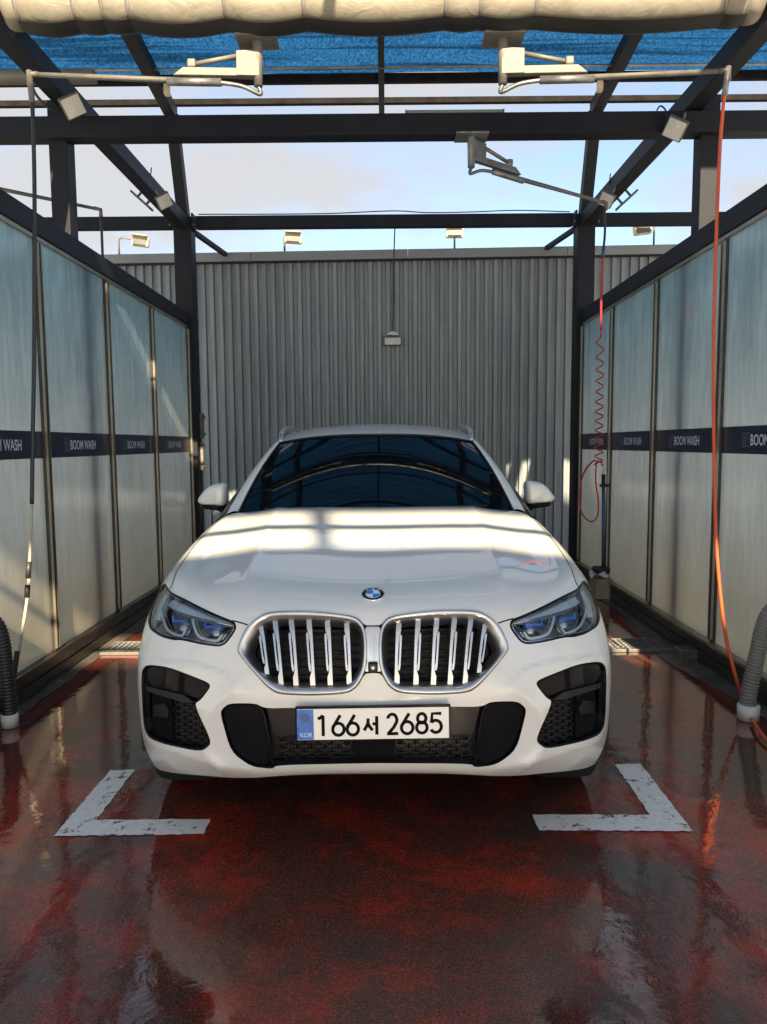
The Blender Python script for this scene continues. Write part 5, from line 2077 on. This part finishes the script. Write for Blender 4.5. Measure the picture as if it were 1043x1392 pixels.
prow = []
for j in range(13):
    t = j / 12
    inn = Vector(wrows[j][-1]) + Vector((0.002, 0.0, 0.004))
    bul = 0.030 * math.sin(math.pi * t)
    out = Vector((0.858, 1.64, 1.165)).lerp(Vector((0.652, 2.16, 1.560)), t) + Vector((0.25, -0.5, 0.7)) * bul * 0.8
    m1 = inn.lerp(out, 0.35) + Vector((0.2, -0.55, 0.7)).normalized() * 0.016
    m2 = inn.lerp(out, 0.72) + Vector((0.45, -0.45, 0.65)).normalized() * 0.014
    bk = out + Vector((0.0, 0.05, -0.012))
    prow.append([inn, inn.lerp(m1, 0.5) + Vector((0, -0.004, 0.004)), m1, m2, out, bk])
both('a_pillar', MB().grid([[tuple(p) for p in r] for r in prow]), 'white_paint', CC, smooth=True)
both('glass_edge', MB().tube([Vector(r[-1]) + Vector((0.0, -0.003, 0.004)) for r in wrows], 0.006, 6), 'satin_black', CC, smooth=True)
cant = []
for y, zc, ze, hw in RFf + RGf[1:]:
    bow = 0.16 * max(0.0, 1 - (y - 1.93) / 0.9)
    cant.append([(hw - 0.002, y + bow, ze + 0.003), (hw + 0.022, y + bow + 0.01, ze - 0.006), (hw + 0.045, y + bow + 0.03, ze - 0.028), (hw + 0.052, y + bow + 0.04, ze - 0.055)])
both('cant_rail', MB().grid(cant), 'white_paint', CC, smooth=True)
# roof rails
rp_ = []
for i, (y, zc, ze, hw) in enumerate(RFf[2:-2]):
    bow = 0.16 * max(0.0, 1 - (y - 1.93) / 0.9)
    rp_.append(Vector((hw - 0.005, y + bow, ze + 0.040)))
rp_[0].z -= 0.045
rp_[1].z -= 0.012
rp_[-1].z -= 0.045
rp_[-2].z -= 0.012
both('roof_rail', MB().tube(spline(rp_, 3), 0.014, 8), 'satin_silver', CC, smooth=True)
# side glass, belt and doors
top_line = [Vector(r[4]) for r in prow] + [Vector(c[3]) for c in cant[2:]]
top_line = sorted(top_line, key=lambda p: p.y)
belt = lambda y: Vector((0.905 - 0.05 * max(0, (y - 3.3) / 1.4) ** 2, y, 1.115 + 0.03 * (y - 1.6) / 3))
srows = []
for p in top_line:
    b = belt(p.y)
    srows.append([tuple(b.lerp(p, t) + Vector((0.03 * math.sin(math.pi * t), 0, 0))) for t in np.linspace(0, 1, 7)])
srows = [r for r in srows if r[-1][2] > r[0][2] - 0.02]
both('side_window', MB().grid(srows), 'side_glass', CC, smooth=True)
both('belt_trim', MB().tube([belt(y) + Vector((0.006, 0, 0)) for y in np.linspace(1.62, 4.6, 20)], 0.010, 6), 'gloss_black', CC, smooth=True)
PROFZ = [(.28, .945), (.40, .972), (.55, .982), (.72, .992), (.86, 1.0), (.98, .990), (1.06, .958), (1.115, .915)]
RWY, RWZ, RWR = 0.89 + 2.975, 0.385, 0.425


def side_x(y, z):
    w = np.interp(z, [a for a, b in PROFZ], [b for a, b in PROFZ])
    k = 1 - 0.16 * max(0.0, (y - 4.25) / 0.63) ** 2
    return w * k


panels = [('front_door', 1.63, 2.66), ('rear_door', 2.666, 3.56), ('rear_wing', 3.566, 4.86)]
for nm, ya, yb in panels:
    pts, loops = [], []
    outline = [(ya, 0.28), (yb, 0.28), (yb, 1.12), (ya, 1.12)]
    arcp = [(RWY + RWR * math.cos(a), RWZ + RWR * math.sin(a)) for a in np.linspace(0, 2 * math.pi, 60, endpoint=False)]
    gx, gy = np.meshgrid(np.linspace(ya, yb, 24), np.linspace(0.28, 1.12, 18))
    P2 = np.stack([gx.ravel(), gy.ravel()], 1)
    P2 = P2[np.hypot(P2[:, 0] - RWY, P2[:, 1] - RWZ) > RWR + 0.01]
    arc_in = [p for p in arcp if ya < p[0] < yb and p[1] > 0.28]
    keepf = lambda c: np.hypot(c[:, 0] - RWY, c[:, 1] - RWZ) > RWR - 0.004
    V2, F2 = cdt([tuple(p) for p in P2] + arc_in, [], keepf)
    V2n = [(side_x(y, z), y, z) for y, z in V2]
    both(nm, MB().add(V2n, [tuple(f) for f in F2]), 'white_paint', CC, smooth=True, fix=False)
for yy in (2.42, 3.36):
    both('door_handle', MB().tube([(0.995, yy, 0.955), (1.018, yy + 0.03, 0.958), (1.018, yy + 0.19, 0.962), (0.995, yy + 0.22, 0.962)], 0.012, 8), 'white_paint', CC, smooth=True)
both('sill', MB().box((0.93, 2.45, 0.27), (0.08, 2.2, 0.06)), 'satin_black', CC, bevel=0.01)
# tail
trow = []
for z, k, dy in ((0.32, .93, -.10), (0.45, .97, 0.0), (0.62, .99, 0.03), (0.80, 1.0, 0.03), (0.95, .98, 0.0), (1.06, .93, -0.03), (1.155, .80, -0.08)):
    trow.append([(0.835 * k * s, 4.90 + dy - 0.10 * abs(s) ** 4, z) for s in np.linspace(-1, 1, 21)])
obj('tailgate', MB().grid(trow), 'white_paint', CAR, smooth=True)
both('tail_lamp', MB().box((0.60, 4.93, 0.98), (0.42, 0.03, 0.09)), 'tail_red', CC, bevel=0.012)
obj('rear_shelf', MB().grid([[(0.56 * s, 4.70, 1.165) for s in np.linspace(-1, 1, 9)], [(0.66 * s, 4.84, 1.160) for s in np.linspace(-1, 1, 9)]]), 'white_paint', CAR)
both('rear_quarter', MB().grid([[(0.56, 4.72, 1.15), (0.85, 4.70, 1.135)], [(0.66, 4.84, 1.155), (0.80, 4.86, 1.13)]]), 'white_paint', CC)
# cabin: dark floor pan, dashboard, seats and wheel behind the tinted glass
obj('underbody', MB().box((0, 2.6, 0.36), (1.70, 4.2, 0.16)), 'matt_black', CAR)
obj('engine_bay', MB().box((0, 0.95, 0.62), (1.20, 1.1, 0.4)), 'matt_black', CAR)
obj('dashboard', MB().box((0, 1.95, 1.05), (1.45, 0.45, 0.22)), 'matt_black', CAR, bevel=0.06)
for sx in (-1, 1):
    obj('seat', MB().box((sx * 0.38, 2.75, 0.98), (0.50, 0.16, 0.62)), 'satin_black', CAR, bevel=0.06)
    obj('headrest', MB().box((sx * 0.38, 2.79, 1.36), (0.26, 0.10, 0.17)), 'satin_black', CAR, bevel=0.04)
obj('steering_wheel', MB().tube([(0.38 + 0.18 * math.cos(a), 2.28 + 0.06 * math.sin(a), 1.07 + 0.17 * math.sin(a)) for a in np.linspace(0, 2 * math.pi, 28, endpoint=False)], 0.016, 8, closed=True), 'satin_black', CAR, smooth=True)
obj('rear_view_mirror', MB().box((0, 1.98, 1.535), (0.24, 0.04, 0.07)), 'matt_black', CAR, bevel=0.02)
obj('sensor_pod', MB().box((0, 1.955, 1.585), (0.12, 0.10, 0.05)), 'matt_black', CAR, bevel=0.02)

# wheel housings and wheels
def wheel(x, y, s):
    w = obj('wheel', MB().lathe([(-0.13, 0.265), (-0.135, 0.33), (-0.115, 0.372), (-0.07, 0.380), (0.07, 0.380), (0.115, 0.372), (0.135, 0.33), (0.13, 0.265)], 48, 'x'), 'rubber', CAR, smooth=True)
    w.location = (x, y, 0.381)
    obj('rim', MB().lathe([(-0.12, 0.267), (-0.12, 0.250), (0.0, 0.235), (0.12, 0.250), (0.125, 0.267)], 48, 'x'), 'satin_silver', w, smooth=True)
    obj('brake_disc', MB().lathe([(-s * 0.02, 0.001), (-s * 0.02, 0.17), (s * 0.005, 0.17), (s * 0.005, 0.001)], 40, 'x'), 'lamp_grey', w)
    for k in range(5):
        a = 2 * math.pi * k / 5
        for da in (-0.16, 0.16):
            c0 = Vector((s * 0.10, 0.05 * math.cos(a + da * 0.4), 0.05 * math.sin(a + da * 0.4)))
            c1 = Vector((s * 0.105, 0.252 * math.cos(a + da), 0.252 * math.sin(a + da)))
            obj('spoke', MB().bar(c0, c1, 0.024, 0.030, up=(1, 0, 0)), 'lamp_grey', w, bevel=0.004)
    obj('hub_cap', MB().lathe([(s * 0.06, 0.05), (s * 0.112, 0.045), (s * 0.118, 0.03), (s * 0.118, 0.001)], 24, 'x'), 'satin_silver', w, smooth=True)


for yy in (0.89, RWY):
    for s in (-1, 1):
        wheel(s * 0.855, yy, s)
        mb = MB()
        rows = []
        for a in np.linspace(-0.25, math.pi + 0.25, 22):
            rows.append([(s * 0.60, yy + 0.415 * math.cos(a), 0.385 + 0.415 * math.sin(a)), (s * 0.985, yy + 0.415 * math.cos(a), 0.385 + 0.415 * math.sin(a))])
        obj('wheel_housing', MB().grid(rows), 'matt_black', CAR, smooth=True)

# ------------------------------------------------------------------ door mirrors
MY = 1.86                                       # mirror plane behind the nose


def mir_pt(px, py, y):
    w = at_y(px, py, 2.52 + y)
    l = CAR_I @ w
    return (-l.x, l.z)


CAP = [(306.5, 657), (309, 664), (309.5, 688), (292, 686.5), (276, 686), (269.5, 682), (270.5, 677), (278, 667), (286, 660), (296, 657.3)]
capo = [mir_pt(x, y, MY) for x, y in densify(chaikin(CAP, 2), 2)]
cc = np.mean(capo, 0)
rows = []
for dy, sc, sh in ((-0.064, 0.60, 0), (-0.062, 0.72, 0), (-0.054, 0.86, 0), (-0.040, 0.95, 0), (-0.018, 1.01, 0), (0.02, 1.03, 0), (0.075, 1.0, 0), (0.085, 0.94, 0)):
    rows.append([(cc[0] + (p[0] - cc[0]) * sc, MY + dy + 0.12 * (p[0] - 0.95), cc[1] + (p[1] - cc[1]) * sc - 0.012 * (1 - sc)) for p in capo + capo[:1]])
mcap = MB().grid(rows)
mcap.f.append(tuple(range(len(capo))))
MIR = both('door_mirror', mcap, 'white_paint', CC, smooth=True)
back = [(cc[0] + (p[0] - cc[0]) * 0.90, MY + 0.084 + 0.12 * (p[0] - 0.95), cc[1] + (p[1] - cc[1]) * 0.90) for p in capo]
both('mirror_glass', MB().add(back, [tuple(range(len(back)))]), 'mirror_face', MIR)
BASE = [(309.5, 686), (310, 691), (306, 694.5), (290, 693), (276, 691.5), (271.5, 685.5), (290, 686)]
bo = [mir_pt(x, y, MY) for x, y in densify(chaikin(BASE, 1), 2)]
cb = np.mean(bo, 0)
rows = []
for dy, sc in ((-0.062, 0.1), (-0.058, 0.5), (-0.04, 0.85), (-0.01, 1.0), (0.07, 1.0), (0.082, 0.9)):
    rows.append([(cb[0] + (p[0] - cb[0]) * sc, MY + dy + 0.12 * (p[0] - 0.95), cb[1] + (p[1] - cb[1]) * sc) for p in bo + bo[:1]])
both('mirror_base', MB().grid(rows), 'gloss_black', MIR, smooth=True)
m0, m1 = mir_pt(306, 690, MY), (0.84, 1.165)
both('mirror_arm', MB().bar((m0[0] + 0.02, MY - 0.005, m0[1]), (0.83, MY - 0.06, 1.15), 0.075, 0.030), 'gloss_black', MIR, bevel=0.01)
